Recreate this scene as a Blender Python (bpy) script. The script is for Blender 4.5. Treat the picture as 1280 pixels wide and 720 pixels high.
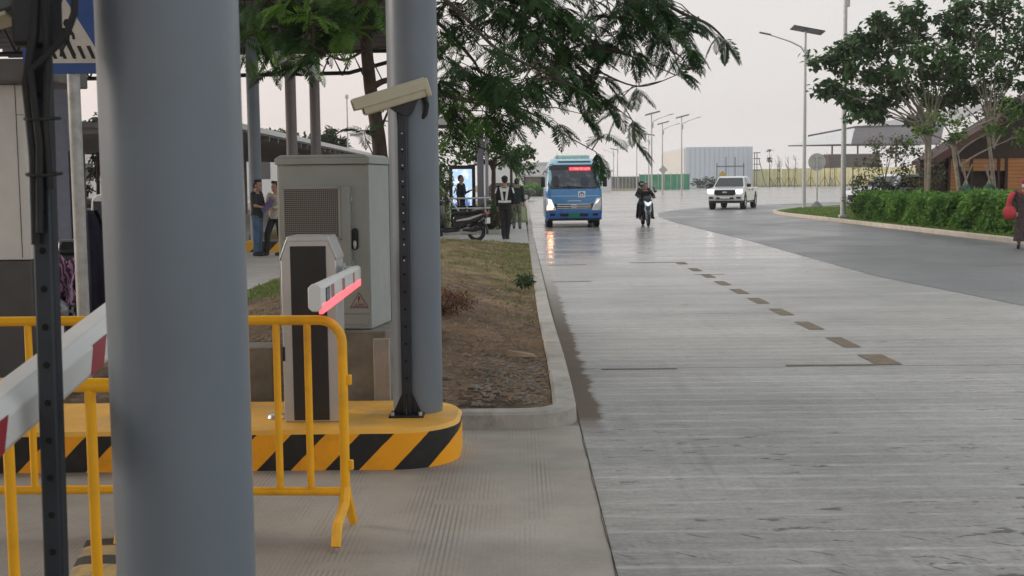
import bpy, bmesh, math, random
from mathutils import Matrix, Vector, Euler
R = math.radians
random.seed(7)
S = bpy.context.scene
for o in list(bpy.data.objects): bpy.data.objects.remove(o)
COL = S.collection

# ------------------------------------------------------------------ camera
CAM_H = 1.55; F_PX = 1500.0
cd = bpy.data.cameras.new('camera'); cam = bpy.data.objects.new('camera', cd); COL.objects.link(cam)
cd.sensor_width = 36; cd.lens = F_PX/1280*36; cd.clip_start = .05; cd.clip_end = 3000
CM = Matrix.Rotation(12/F_PX, 4, 'Z') @ Matrix.Rotation(math.pi/2-math.atan(130/F_PX), 4, 'X') @ Matrix.Rotation(-.011, 4, 'Z')
cam.matrix_world = Matrix.Translation((0, 0, CAM_H)) @ CM
S.camera = cam
cd.dof.use_dof = True; cd.dof.focus_distance = 12; cd.dof.aperture_fstop = 13

# ------------------------------------------------------------------ world, sun, exposure
W = bpy.data.worlds.new('World'); S.world = W; W.use_nodes = True
wn = W.node_tree; wn.nodes.clear()
SUN_EL, SUN_AZ = R(17), R(-80)      # azimuth from +Y (the road), towards +X
def wnode(t): return wn.nodes.new(t)
out = wnode('ShaderNodeOutputWorld'); bg = wnode('ShaderNodeBackground'); bg.inputs[1].default_value = .1
sky = wnode('ShaderNodeTexSky'); sky.sky_type = 'NISHITA'; sky.sun_disc = False
sky.sun_elevation = SUN_EL; sky.sun_rotation = SUN_AZ; sky.dust_density = 4; sky.air_density = 1.2
tc = wnode('ShaderNodeTexCoord'); sx = wnode('ShaderNodeSeparateXYZ'); wn.links.new(tc.outputs['Generated'], sx.inputs[0])
rp = wnode('ShaderNodeValToRGB'); wn.links.new(sx.outputs[2], rp.inputs[0])
cr = rp.color_ramp; cr.elements[0].position = 0; cr.elements[0].color = (.80, .76, .745, 1)
cr.elements[1].position = 1; cr.elements[1].color = (.74, .80, .84, 1)
for p, c in ((.06, (.755, .715, .70, 1)), (.18, (.715, .70, .675, 1)), (.5, (.70, .725, .73, 1))):
    e = cr.elements.new(p); e.color = c
# a pinker side to the left, where the sun went down
mx = wnode('ShaderNodeMapRange'); mx.inputs[1].default_value = .1; mx.inputs[2].default_value = -.35
wn.links.new(sx.outputs[0], mx.inputs[0])
pk = wnode('ShaderNodeMix'); pk.data_type = 'RGBA'; pk.blend_type = 'MULTIPLY'; pk.inputs[7].default_value = (1.10, 1.0, .965, 1)
wn.links.new(mx.outputs[0], pk.inputs[0]); wn.links.new(rp.outputs[0], pk.inputs[6])
nz = wnode('ShaderNodeTexNoise'); nz.inputs['Scale'].default_value = 3; nz.inputs['Detail'].default_value = 4
wn.links.new(tc.outputs['Generated'], nz.inputs['Vector'])
nr = wnode('ShaderNodeMapRange'); nr.inputs[3].default_value = 9.3; nr.inputs[4].default_value = 10.5
wn.links.new(nz.outputs[0], nr.inputs[0])
sc = wnode('ShaderNodeVectorMath'); sc.operation = 'SCALE'
wn.links.new(pk.outputs[2], sc.inputs[0]); wn.links.new(nr.outputs[0], sc.inputs['Scale'])
mm = wnode('ShaderNodeMix'); mm.data_type = 'RGBA'; mm.inputs[0].default_value = .93
wn.links.new(sky.outputs[0], mm.inputs[6]); wn.links.new(sc.outputs[0], mm.inputs[7])
wn.links.new(mm.outputs[2], bg.inputs[0]); wn.links.new(bg.outputs[0], out.inputs[0])

sl = bpy.data.lights.new('sun', 'SUN'); sl.energy = 1.1; sl.angle = R(14); sl.color = (1, .88, .76)
sun = bpy.data.objects.new('sun', sl); COL.objects.link(sun)
sd = Vector((math.sin(SUN_AZ)*math.cos(SUN_EL), math.cos(SUN_AZ)*math.cos(SUN_EL), math.sin(SUN_EL)))
sun.rotation_euler = sd.to_track_quat('Z', 'Y').to_euler()
S.view_settings.view_transform = 'Standard'; S.view_settings.look = 'None'
S.view_settings.exposure = 0.30; S.view_settings.gamma = 1
S.render.engine = 'CYCLES'

# ------------------------------------------------------------------ helpers
def at(px, py, Y):
    """world point on the line of sight of a photo pixel at distance Y along the road"""
    r = CM.to_3x3() @ Vector(((px-640)/F_PX, -(py-360)/F_PX, -1))
    return Vector((0, 0, CAM_H)) + r*(Y/r.y)
def lerp(a, b, t): return a+(b-a)*t
def V(*a): return Vector(a)

class NT:
    def __init__(s, name):
        s.m = bpy.data.materials.new(name); s.m.use_nodes = True; s.t = s.m.node_tree
        s.b = s.t.nodes['Principled BSDF']
    def n(s, typ, **kw):
        x = s.t.nodes.new(typ)
        for k, v in kw.items():
            if k[0] == 'i' and k[1:].isdigit(): x.inputs[int(k[1:])].default_value = v
            else: setattr(x, k, v)
        return x
    def l(s, a, b): s.t.links.new(a, b)
    def math(s, op, a, b=None, c=None, clamp=False):
        x = s.n('ShaderNodeMath', operation=op); x.use_clamp = clamp
        for i, v in enumerate((a, b, c)):
            if v is None: continue
            if isinstance(v, (int, float)): x.inputs[i].default_value = v
            else: s.l(v, x.inputs[i])
        return x.outputs[0]
    def noise(s, vec, scale, detail=4, rough=.55, stretch=None):
        if stretch:
            mp = s.n('ShaderNodeMapping'); mp.inputs['Scale'].default_value = stretch; s.l(vec, mp.inputs[0]); vec = mp.outputs[0]
        x = s.n('ShaderNodeTexNoise'); x.inputs['Scale'].default_value = scale; x.inputs['Detail'].default_value = detail
        x.inputs['Roughness'].default_value = rough; s.l(vec, x.inputs['Vector']); return x.outputs[0]
    def rng(s, v, a, b, c, d):
        x = s.n('ShaderNodeMapRange', i1=a, i2=b, i3=c, i4=d); s.l(v, x.inputs[0]); return x.outputs[0]
    def mix(s, f, a, b, bt='MIX'):
        x = s.n('ShaderNodeMix', data_type='RGBA', blend_type=bt)
        for i, v in ((0, f), (6, a), (7, b)):
            if isinstance(v, (int, float)): x.inputs[i].default_value = v
            elif isinstance(v, tuple): x.inputs[i].default_value = v if len(v) == 4 else v+(1,)
            else: s.l(v, x.inputs[i])
        return x.outputs[2]
    def bump(s, h, strength=.3, dist=.02):
        x = s.n('ShaderNodeBump'); x.inputs['Strength'].default_value = strength; x.inputs['Distance'].default_value = dist
        s.l(h, x.inputs['Height']); s.l(x.outputs[0], s.b.inputs['Normal'])

def mat(name, col, rough=.6, metal=0, var=.12, scale=6, bump=0, emit=None, es=1, dirt=None, spec=.5, bscale=40, coat=0):
    k = NT(name); co = k.n('ShaderNodeTexCoord').outputs['Object']
    c2 = k.rng(k.noise(co, scale, 5), .3, .7, 1-var, 1+var*.7)
    base = k.mix(1.0, tuple(col), k.n('ShaderNodeCombineColor').outputs[0], 'MULTIPLY')
    cc = base.node.inputs[7].links[0].from_node
    for i in range(3): k.l(c2, cc.inputs[i])
    if dirt:
        d = k.rng(k.noise(co, scale*.6, 8, .7), .52, .72, 0, dirt[1]); base = k.mix(d, base, tuple(dirt[0]))
    k.l(base, k.b.inputs['Base Color'])
    k.b.inputs['Metallic'].default_value = metal
    rr = k.rng(k.noise(co, scale*1.7, 3), .3, .7, max(0, rough-.07), min(1, rough+.07)); k.l(rr, k.b.inputs['Roughness'])
    k.b.inputs['Specular IOR Level'].default_value = spec
    if coat: k.b.inputs['Coat Weight'].default_value = coat; k.b.inputs['Coat Roughness'].default_value = .08
    if bump: k.bump(k.noise(co, bscale, 6), bump, .01)
    if emit: k.b.inputs['Emission Color'].default_value = tuple(emit)+(1,); k.b.inputs['Emission Strength'].default_value = es
    return k.m

class MB:
    """collects shapes, then becomes one mesh object"""
    def __init__(s): s.v = []; s.f = []; s.m = []; s.k = 0
    def add(s, vs, fs, m=None):
        n = len(s.v); s.v += [Vector(p) for p in vs]; s.f += [tuple(i+n for i in f) for f in fs]; s.m += [s.k if m is None else m]*len(fs)
    def box(s, x0, x1, y0, y1, z0, z1, M=None):
        vs = [V(x, y, z) for z in (z0, z1) for y in (y0, y1) for x in (x0, x1)]
        if M: vs = [M @ p for p in vs]
        s.add(vs, [(0, 2, 3, 1), (4, 5, 7, 6), (0, 1, 5, 4), (2, 6, 7, 3), (0, 4, 6, 2), (1, 3, 7, 5)])
    def cbox(s, c, d, M=None):
        s.box(c[0]-d[0]/2, c[0]+d[0]/2, c[1]-d[1]/2, c[1]+d[1]/2, c[2]-d[2]/2, c[2]+d[2]/2, M)
    def tube(s, pts, r, seg=10, cap=True, flat=1):
        pts = [Vector(p) for p in pts]; n = len(pts)
        rs = r if isinstance(r, (list, tuple)) else [r]*n
        rings = []; prev = None
        for i, p in enumerate(pts):
            d = (pts[min(i+1, n-1)]-pts[max(i-1, 0)])
            if d.length < 1e-9: d = V(0, 0, 1)
            d.normalize()
            if prev is None:
                a = d.cross(V(0, 0, 1)) if abs(d.z) < .95 else d.cross(V(0, 1, 0))
                a.normalize()
            else:
                a = prev-d*prev.dot(d); a.normalize()
            prev = a; b = d.cross(a)
            rings.append([p+(a*math.cos(t)+b*math.sin(t)*flat)*rs[i] for t in [2*math.pi*j/seg for j in range(seg)]])
        vs = [q for g in rings for q in g]; fs = []
        for i in range(n-1):
            for j in range(seg):
                k = (j+1) % seg; fs.append((i*seg+j, i*seg+k, (i+1)*seg+k, (i+1)*seg+j))
        if cap: fs.append(tuple(range(seg-1, -1, -1))); fs.append(tuple((n-1)*seg+j for j in range(seg)))
        s.add(vs, fs)
    def cyl(s, p, q, r, seg=24, r2=None): s.tube([p, q], [r, r if r2 is None else r2], seg)
    def prism(s, poly, a, b, axis='z'):
        """poly of 2D points, extruded between a and b along axis"""
        def mk(u, w, t):
            return V(u, w, t) if axis == 'z' else (V(u, t, w) if axis == 'y' else V(t, u, w))
        n = len(poly); vs = [mk(u, w, a) for u, w in poly]+[mk(u, w, b) for u, w in poly]
        fs = [tuple(range(n-1, -1, -1)), tuple(range(n, 2*n))]+[(i, (i+1) % n, n+(i+1) % n, n+i) for i in range(n)]
        s.add(vs, fs)
    def rings(s, rings, cap=True):
        n = len(rings[0]); vs = [q for g in rings for q in g]; fs = []
        for i in range(len(rings)-1):
            for j in range(n):
                k = (j+1) % n; fs.append((i*n+j, i*n+k, (i+1)*n+k, (i+1)*n+j))
        if cap: fs.append(tuple(range(n-1, -1, -1))); fs.append(tuple((len(rings)-1)*n+j for j in range(n)))
        s.add(vs, fs)
    def ell(s, c, r, nu=12, nv=8, M=None):
        c = Vector(c); rings = []
        for i in range(nv+1):
            t = math.pi*min(max(i/nv, .03), .97)
            rings.append([c+V(r[0]*math.sin(t)*math.cos(u), r[1]*math.sin(t)*math.sin(u), -r[2]*math.cos(t)) for u in [2*math.pi*j/nu for j in range(nu)]])
        if M: rings = [[M @ q for q in g] for g in rings]
        s.rings(rings)
    def quad(s, *p): s.add(p, [tuple(range(len(p)))])
    def grid(s, fn, nu, nv, m=None):
        vs = [fn(i/nu, j/nv) for j in range(nv+1) for i in range(nu+1)]
        s.add(vs, [(j*(nu+1)+i, j*(nu+1)+i+1, (j+1)*(nu+1)+i+1, (j+1)*(nu+1)+i) for j in range(nv) for i in range(nu)], m)
    def xf(s, M): s.v = [M @ p for p in s.v]; return s
    def build(s, name, mats, parent=None, bevel=0, smooth=False, seg=2, fix=True, solid=0, subsurf=0, loc=None):
        me = bpy.data.meshes.new(name); me.from_pydata([tuple(p) for p in s.v], [], s.f)
        if not isinstance(mats, (list, tuple)): mats = [mats]
        for m in mats: me.materials.append(m)
        me.polygons.foreach_set('material_index', s.m)
        if fix:
            bm = bmesh.new(); bm.from_mesh(me); bmesh.ops.recalc_face_normals(bm, faces=bm.faces); bm.to_mesh(me); bm.free()
        me.update()
        o = bpy.data.objects.new(name, me); COL.objects.link(o)
        if smooth: me.polygons.foreach_set('use_smooth', [True]*len(me.polygons))
        if solid: q = o.modifiers.new('s', 'SOLIDIFY'); q.thickness = solid; q.offset = 1
        if bevel:
            q = o.modifiers.new('b', 'BEVEL'); q.width = bevel; q.segments = seg; q.limit_method = 'ANGLE'; q.angle_limit = R(35); q.harden_normals = False
        if subsurf: q = o.modifiers.new('u', 'SUBSURF'); q.levels = subsurf; q.render_levels = subsurf
        if smooth or bevel:
            me.polygons.foreach_set('use_smooth', [True]*len(me.polygons))
            try: me.set_sharp_from_angle(angle=R(38))
            except Exception: pass
        if parent is not None: o.parent = parent
        if loc: o.location = loc
        return o

def tag(o, label=None, cat=None, group=None, kind=None):
    if label: o['label'] = label
    if cat: o['category'] = cat
    if group: o['group'] = group
    if kind: o['kind'] = kind
    return o
def thing(name, label, cat, loc=(0, 0, 0), rz=0, group=None):
    o = bpy.data.objects.new(name, None); COL.objects.link(o); o.location = loc; o.rotation_euler = (0, 0, rz)
    o.empty_display_size = .1
    return tag(o, label, cat, group)
def dup(root, loc, rz=None, label=None, scale=None):
    def cp(o, par):
        c = o.copy(); COL.objects.link(c); c.parent = par
        for ch in list(o.children): cp(ch, c)
        return c
    c = cp(root, None); c.location = loc
    if rz is not None: c.rotation_euler = (0, 0, rz)
    if label: c['label'] = label
    if scale: c.scale = scale if isinstance(scale, (tuple, list)) else (scale,)*3
    return c
def struct(mb, name, m, **kw): return tag(mb.build(name, m, **kw), kind='structure')
def text_mesh(name, txt, size, m, parent, loc, rot, ext=.001, align='CENTER'):
    cu = bpy.data.curves.new(name, 'FONT'); cu.body = txt; cu.size = size; cu.extrude = ext; cu.align_x = align; cu.align_y = 'CENTER'
    o = bpy.data.objects.new(name, cu); COL.objects.link(o)
    dg = bpy.context.evaluated_depsgraph_get(); dg.update()
    me = bpy.data.meshes.new_from_object(o.evaluated_get(dg)); bpy.data.objects.remove(o)
    me.materials.clear(); me.materials.append(m)
    q = bpy.data.objects.new(name, me); COL.objects.link(q); q.parent = parent; q.location = loc; q.rotation_euler = rot
    return q
def arc(cx, cy, r, a0, a1, n): return [(cx+r*math.cos(R(lerp(a0, a1, i/n))), cy+r*math.sin(R(lerp(a0, a1, i/n)))) for i in range(n+1)]

# ------------------------------------------------------------------ materials
def concrete_road():
    k = NT('cast concrete road'); co = k.n('ShaderNodeTexCoord').outputs['Object']
    sp = k.n('ShaderNodeSeparateXYZ'); k.l(co, sp.inputs[0]); x, y = sp.outputs[0], sp.outputs[1]
    wob = k.noise(co, .8, 3)
    y2 = k.math('ADD', y, k.math('MULTIPLY', wob, .05))
    q = k.math('DIVIDE', y2, .25); fr = k.math('FRACT', q); fl = k.math('FLOOR', q)
    wn_ = k.n('ShaderNodeTexWhiteNoise', noise_dimensions='1D'); k.l(fl, wn_.inputs['W'])
    tri = k.math('ABSOLUTE', k.math('SUBTRACT', fr, .5))               # .5 at band edge
    ridge = k.rng(tri, .34, .47, 0, 1)
    broken = k.rng(k.noise(co, 2.6, 7, .75, (1.3, 7, 1)), .38, .58, .05, 1)
    ridge2 = k.math('MULTIPLY', ridge, broken)
    ridge2 = k.math('MULTIPLY', ridge2, k.rng(wn_.outputs[0], 0, 1, .35, 1))
    blot = k.rng(k.noise(co, .45, 6, .62), .3, .7, .74, 1.14)
    band = k.rng(wn_.outputs[0], 0, 1, .93, 1.06)
    strk = k.rng(k.noise(co, 3.2, 9, .74, (.8, 7, 1)), .53, .66, 0, .55)   # broken dark streaks across the road
    fine = k.rng(k.noise(co, 38, 5, .75), .3, .7, .82, 1.16)
    v = k.math('MULTIPLY', k.math('MULTIPLY', blot, band), fine)
    big = k.math('FRACT', k.math('DIVIDE', k.math('ADD', y, 1.35), 5.65))
    joint = k.math('LESS_THAN', big, .006)
    base = k.mix(k.rng(v, .6, 1.3, 0, 1), (.20, .197, .188), (.56, .55, .53))
    base = k.mix(k.math('MULTIPLY', ridge2, .72), base, (.66, .65, .63))
    base = k.mix(strk, base, (.105, .098, .09))
    # small sharp dark scuffs
    scn = k.noise(co, 4.5, 10, .68, (1, 2.6, 1)); msk = k.rng(k.noise(co, .8, 3), .45, .6, .0, .07)
    gm = k.rng(k.noise(co, 7, 8, .72, (1, 2.4, 1)), .3, .68, 1.0, .0); base = k.mix(k.math('MULTIPLY', k.math('SUBTRACT', 1, gm), .42), base, (.12, .115, .105))
    mp2 = k.n('ShaderNodeMapping'); mp2.inputs['Rotation'].default_value = (0, 0, .75); k.l(co, mp2.inputs[0])
    dg_ = k.noise(mp2.outputs[0], 3.2, 8, .6, (1.2, 7, 1)); dz = k.math('MULTIPLY', k.rng(y, 4.8, 6.6, .05, -.1), 1); base = k.mix(k.rng(k.math('ADD', dg_, dz), .665, .69, 0, .75), base, (.05, .047, .042))
    near = k.rng(y, 4.6, 9, .045, 0)
    sc_ = k.rng(k.math('ADD', k.math('ADD', scn, msk), near), .665, .70, 0, .8); base = k.mix(sc_, base, (.05, .045, .042))
    # rubber marks running along the lane near the booth
    tr = k.math('MULTIPLY', k.rng(k.noise(co, 1, 5, .6, (7, .35, 1)), .55, .7, 0, .35), k.rng(y, 4, 10, 1, .3)); base = k.mix(tr, base, (.09, .085, .08))
    base = k.mix(k.math('MULTIPLY', joint, .7), base, (.06, .055, .05))
    # wet earth washed out along the kerb
    e = k.math('ADD', k.rng(x, .36, .64, 1, 0), k.math('MULTIPLY', k.math('SUBTRACT', k.noise(co, 2.3, 8, .7), .5), 1.1))
    e = k.math('MULTIPLY', k.rng(e, .32, .5, 0, .92), k.math('MULTIPLY', k.rng(y, 7.2, 7.9, 0, 1), k.rng(y, 12.5, 24, 1, 0)))
    base = k.mix(e, base, (.12, .085, .058))
    # traces of old ochre paint
    oc = k.math('MULTIPLY', k.math('MULTIPLY', k.rng(k.noise(co, 3, 6, .7, (1, 3, 1)), .54, .66, 0, .3), k.rng(k.math('ABSOLUTE', k.math('SUBTRACT', y, 11.3)), .5, 1.2, 1, 0)), k.rng(x, 2.8, 3.1, 1, 0))
    base = k.mix(oc, base, (.42, .33, .16))
    oc2 = k.math('MULTIPLY', k.math('MULTIPLY', k.rng(k.noise(co, 3, 6, .7, (2, 3, 1)), .5, .56, 0, .5), k.rng(k.math('ABSOLUTE', k.math('SUBTRACT', y, 22.4)), .1, .3, 1, 0)), k.rng(x, 2.6, 2.9, 1, 0))
    base = k.mix(oc2, base, (.36, .30, .17))
    # far away the slab is older and darker in wide cross bands
    fb = k.math('MULTIPLY', k.rng(k.noise(co, .09, 4, .6, (.15, 1.6, 1)), .5, .56, 0, .5), k.rng(y, 25, 60, 0, 1))
    base = k.mix(fb, base, (.13, .13, .135))
    k.l(base, k.b.inputs['Base Color'])
    rg = k.math('ADD', k.rng(k.noise(co, .5, 5, .6, (.6, 2, 1)), .35, .65, .0, .16), k.rng(y, 8, 26, .50, .13)); rg = k.math('MAXIMUM', rg, k.math('MULTIPLY', e, .9)); k.l(rg, k.b.inputs['Roughness'])
    k.b.inputs['Specular IOR Level'].default_value = .4
    h = k.math('ADD', k.math('MULTIPLY', ridge, .6), k.math('MULTIPLY', k.noise(co, 35, 5), .5))
    k.bump(h, .18, .008)
    return k.m
def groove_concrete():
    """entrance apron: fine tine grooves running along the lane, in separate passes"""
    k = NT('grooved apron concrete'); co = k.n('ShaderNodeTexCoord').outputs['Object']
    sp = k.n('ShaderNodeSeparateXYZ'); k.l(co, sp.inputs[0]); x, y = sp.outputs[0], sp.outputs[1]
    yy = k.math('ADD', y, k.math('MULTIPLY', k.math('FLOOR', k.math('MULTIPLY', x, 2.3)), .37))
    pas = k.math('FRACT', k.math('DIVIDE', yy, 1.35)); on = k.rng(k.math('ABSOLUTE', k.math('SUBTRACT', pas, .5)), .46, .47, 1, 0)
    g = k.math('FRACT', k.math('ADD', k.math('MULTIPLY', x, 44), k.math('MULTIPLY', k.noise(co, .5, 1), .7)))
    ln = k.rng(k.math('ABSOLUTE', k.math('SUBTRACT', g, .5)), .12, .26, 1, 0)
    pat = k.rng(k.noise(co, 1.3, 4, .5, (2.4, .35, 1)), .47, .66, 0.06, .9)
    ln = k.math('MULTIPLY', k.math('MULTIPLY', ln, on), pat)
    xin = k.rng(x, .1, .2, 1, 0); ln = k.math('MULTIPLY', ln, xin)
    b = k.rng(k.noise(co, .9, 8, .65), .3, .7, 0, 1)
    base = k.mix(b, (.285, .26, .222), (.48, .445, .39))
    st = k.rng(k.noise(co, .55, 5, .6), .5, .66, 0, .5); base = k.mix(st, base, (.21, .19, .172))
    f = k.rng(k.noise(co, 45, 4, .6), .3, .7, 0, .22); base = k.mix(f, base, (.15, .14, .13))
    base = k.mix(k.math('MULTIPLY', ln, .62), base, (.09, .08, .07))
    k.l(base, k.b.inputs['Base Color']); k.b.inputs['Roughness'].default_value = .62
    k.bump(k.math('SUBTRACT', k.math('MULTIPLY', k.noise(co, 30, 5), .5), k.math('MULTIPLY', ln, .5)), .25, .004)
    return k.m
def asphalt():
    k = NT('worn asphalt'); co = k.n('ShaderNodeTexCoord').outputs['Object']
    b = k.rng(k.noise(co, .35, 6, .6, (1, .4, 1)), .3, .7, 0, 1)
    base = k.mix(b, (.105, .107, .115), (.185, .187, .195))
    base = k.mix(k.rng(k.noise(co, 50, 3), .45, .75, 0, .5), base, (.26, .26, .26))
    base = k.mix(k.rng(k.noise(co, 1.2, 6, .7, (.5, 3, 1)), .58, .7, 0, .35), base, (.3, .295, .29))
    k.l(base, k.b.inputs['Base Color']); k.l(k.rng(k.noise(co, .4, 4), .35, .65, .3, .5), k.b.inputs['Roughness'])
    k.bump(k.noise(co, 60, 4), .2, .005)
    return k.m
def soil():
    k = NT('dry soil with patchy grass'); co = k.n('ShaderNodeTexCoord').outputs['Object']
    sp = k.n('ShaderNodeSeparateXYZ'); k.l(co, sp.inputs[0]); x, y = sp.outputs[0], sp.outputs[1]
    base = k.mix(k.rng(k.noise(co, 1.1, 8, .65), .35, .65, 0, 1), (.08, .058, .046), (.34, .235, .15))
    base = k.mix(k.rng(k.noise(co, 9, 8, .75, (1, 1.7, 1)), .5, .7, 0, .8), base, (.44, .34, .25))
    base = k.mix(k.rng(k.noise(co, 24, 6, .7), .56, .66, 0, .6), base, (.035, .03, .027))
    gr = k.math('ADD', k.rng(y, 11, 19, -.25, .2), k.noise(co, 1.7, 7, .68)); gr = k.rng(gr, .56, .68, 0, .8)
    gcol = k.mix(k.rng(k.noise(co, 3, 6), .4, .6, 0, 1), (.17, .155, .065), (.36, .28, .15))
    base = k.mix(gr, base, gcol)
    k.l(base, k.b.inputs['Base Color']); k.b.inputs['Roughness'].default_value = .95; k.b.inputs['Specular IOR Level'].default_value = .15
    k.bump(k.math('ADD', k.noise(co, 12, 9, .75), k.math('MULTIPLY', k.noise(co, 45, 5, .7), .5)), .9, .05)
    return k.m
def stripes(name, c1, c2, period, slope, axis='x', thresh=.5, zflat=True):
    """diagonal painted hazard stripes with chipped edges"""
    k = NT(name); co = k.n('ShaderNodeTexCoord').outputs['Object']
    sp = k.n('ShaderNodeSeparateXYZ'); k.l(co, sp.inputs[0])
    a = sp.outputs[0] if axis == 'x' else sp.outputs[1]
    u = k.math('SUBTRACT', k.math('ADD', a, 10.083), k.math('MULTIPLY', sp.outputs[2], slope))
    u = k.math('ADD', u, k.math('MULTIPLY', k.noise(co, 14, 4), .008))
    fr = k.math('FRACT', k.math('DIVIDE', u, period)); on = k.math('LESS_THAN', fr, thresh)
    ye = k.mix(k.rng(k.noise(co, 5, 8, .7), .5, .72, 0, .55), tuple(c1), (c1[0]*.55, c1[1]*.55, c1[2]*.9+.02))
    bl = k.mix(k.rng(k.noise(co, 8, 8, .7), .5, .75, 0, .4), tuple(c2), (.06, .055, .05))
    base = k.mix(on, ye, bl)
    k.l(base, k.b.inputs['Base Color']); k.b.inputs['Roughness'].default_value = .5
    k.bump(k.noise(co, 30, 6), .15, .005)
    return k.m

M = {}
M['road'] = concrete_road(); M['apron'] = groove_concrete(); M['asphalt'] = asphalt(); M['soil'] = soil()
M['kerb'] = mat('kerb concrete', (.42, .395, .36), .85, var=.2, scale=5, bump=.5, dirt=((.17, .15, .13), .6))
M['kerbcream'] = mat('cream kerb', (.56, .50, .42), .8, var=.15, scale=3, bump=.3, dirt=((.3, .27, .22), .5))
M['path'] = mat('pale paving', (.40, .39, .375), .7, var=.15, scale=1.5, bump=.3, dirt=((.22, .21, .2), .5))
M['plot'] = mat('dusty plot ground', (.27, .235, .18), .95, var=.3, scale=.4, bump=.3, dirt=((.13, .15, .06), .8))
M['grassbase'] = mat('lawn soil', (.10, .155, .04), .95, var=.35, scale=1.5, bump=.6, dirt=((.19, .20, .08), .6))
M['steel'] = mat('grey painted steel column', (.165, .198, .235), .42, metal=.15, var=.09, scale=2.2, bump=.05, bscale=90, dirt=((.15, .15, .15), .45))
M['steelwarm'] = mat('brown grey column paint', (.20, .18, .18), .45, metal=.2, var=.06)
M['mast'] = mat('dark blue grey mast paint', (.026, .034, .044), .4, metal=.3, var=.2, dirt=((.07, .075, .08), .3))
M['black'] = mat('black metal', (.018, .02, .025), .4, metal=.3, var=.2, dirt=((.06, .06, .06), .3))
M['hole'] = mat('dark hole', (.004, .004, .004), .9)
M['rubber'] = mat('black rubber', (.02, .02, .021), .75, var=.2)
M['yellow'] = mat('yellow fence paint', (.95, .47, .006), .42, var=.12, scale=5, dirt=((.45, .22, .03), .6), bump=.08)
M['yellowtop'] = mat('worn yellow top paint', (.86, .46, .07), .55, var=.15, scale=3, bump=.2, dirt=((.46, .33, .17), .9))
M['hazard'] = stripes('yellow and black kerb stripes', (1.0, .42, .004), (.012, .012, .013), .375, .98, thresh=.5)
M['hazardfar'] = stripes('far hazard stripes', (.8, .42, .02), (.02, .02, .02), .9, 1.0)
M['white'] = mat('white paint', (.76, .765, .75), .4, var=.06, dirt=((.5, .49, .46), .3))
M['whitepl'] = mat('off white panel', (.60, .605, .60), .45, var=.07, dirt=((.38, .37, .35), .3))
M['redp'] = mat('dark red reflective', (.36, .03, .045), .45)
M['redpale'] = mat('faded red reflective', (.42, .16, .17), .5)
M['led'] = mat('red led strip', (.7, .1, .1), .4, emit=(1, .13, .16), es=1.1)
M['cab'] = mat('light grey cabinet paint', (.36, .385, .37), .5, var=.05, dirt=((.26, .27, .26), .4), bump=.05)
M['cabside'] = M['cab']
M['mesh'] = None
M['silver'] = mat('brushed aluminium', (.52, .53, .54), .38, metal=.6, var=.06)
M['galv'] = mat('galvanised steel', (.50, .51, .51), .5, metal=.35, var=.2, scale=14, dirt=((.3, .29, .28), .5))
M['beige'] = mat('beige camera housing', (.53, .49, .36), .45, var=.08, dirt=((.34, .30, .22), .6))
M['glassdark'] = mat('dark glass', (.012, .014, .018), .08, var=.05, spec=.8)
M['signblue'] = mat('blue sign sheeting', (.02, .085, .33), .35, var=.1, dirt=((.05, .1, .26), .5))
M['signwhite'] = mat('white sign sheeting', (.68, .66, .61), .4, var=.07, dirt=((.35, .33, .3), .4))
M['boothgrey'] = mat('booth dark base', (.085, .085, .085), .5, var=.12)
M['slab'] = mat('grey concrete roof', (.165, .165, .16), .8, var=.2, bump=.2, dirt=((.09, .09, .085), .7))
M['plinth'] = mat('rough plinth concrete', (.235, .215, .18), .9, var=.28, scale=6, bump=.5, dirt=((.12, .105, .085), .8))
M['navy'] = mat('navy cloth', (.014, .016, .035), .9, var=.3, bump=.3, bscale=300)
M['bark'] = mat('brown bark', (.085, .062, .05), .95, var=.4, scale=14, bump=.8, bscale=30)
M['barkpale'] = mat('pale grey bark', (.27, .235, .195), .9, var=.35, scale=8, bump=.6, bscale=25)
M['leafD'] = None

def leafmat(name, c1, c2, c3, scale=1.5, trans=.35, rough=.5):
    k = NT(name); ge = k.n('ShaderNodeNewGeometry'); co = k.n('ShaderNodeTexCoord').outputs['Object']
    rnd = ge.outputs['Random Per Island']
    a = k.mix(rnd, tuple(c1), tuple(c2)); b = k.mix(k.rng(k.noise(co, scale, 3), .42, .6, 0, 1), a, tuple(c3))
    k.l(b, k.b.inputs['Base Color']); k.b.inputs['Roughness'].default_value = rough; k.b.inputs['Specular IOR Level'].default_value = .25
    tr = k.n('ShaderNodeBsdfTranslucent'); k.l(b, tr.inputs[0]); ms = k.n('ShaderNodeMixShader'); ms.inputs[0].default_value = trans
    k.l(k.b.outputs[0], ms.inputs[1]); k.l(tr.outputs[0], ms.inputs[2])
    o = [n for n in k.t.nodes if n.type == 'OUTPUT_MATERIAL'][0]; k.l(ms.outputs[0], o.inputs[0])
    return k.m
M['frond'] = leafmat('feathery leaf green', (.03, .072, .024), (.055, .115, .034), (.024, .055, .02), 1.2, .3, .8)
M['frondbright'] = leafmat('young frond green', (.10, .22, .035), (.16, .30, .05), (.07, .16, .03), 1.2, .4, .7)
M['leafbroad'] = leafmat('broad leaf green', (.075, .15, .06), (.13, .23, .09), (.065, .11, .055), .5)
M['leafyoung'] = leafmat('yellow green leaf', (.13, .24, .04), (.2, .3, .07), (.1, .17, .04), .8)
M['hedge'] = leafmat('hedge leaf green', (.12, .27, .055), (.22, .40, .09), (.08, .19, .045), .9)
M['hedgedark'] = leafmat('dark shrub leaf', (.03, .07, .025), (.055, .11, .04), (.04, .06, .03), .8)
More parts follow.
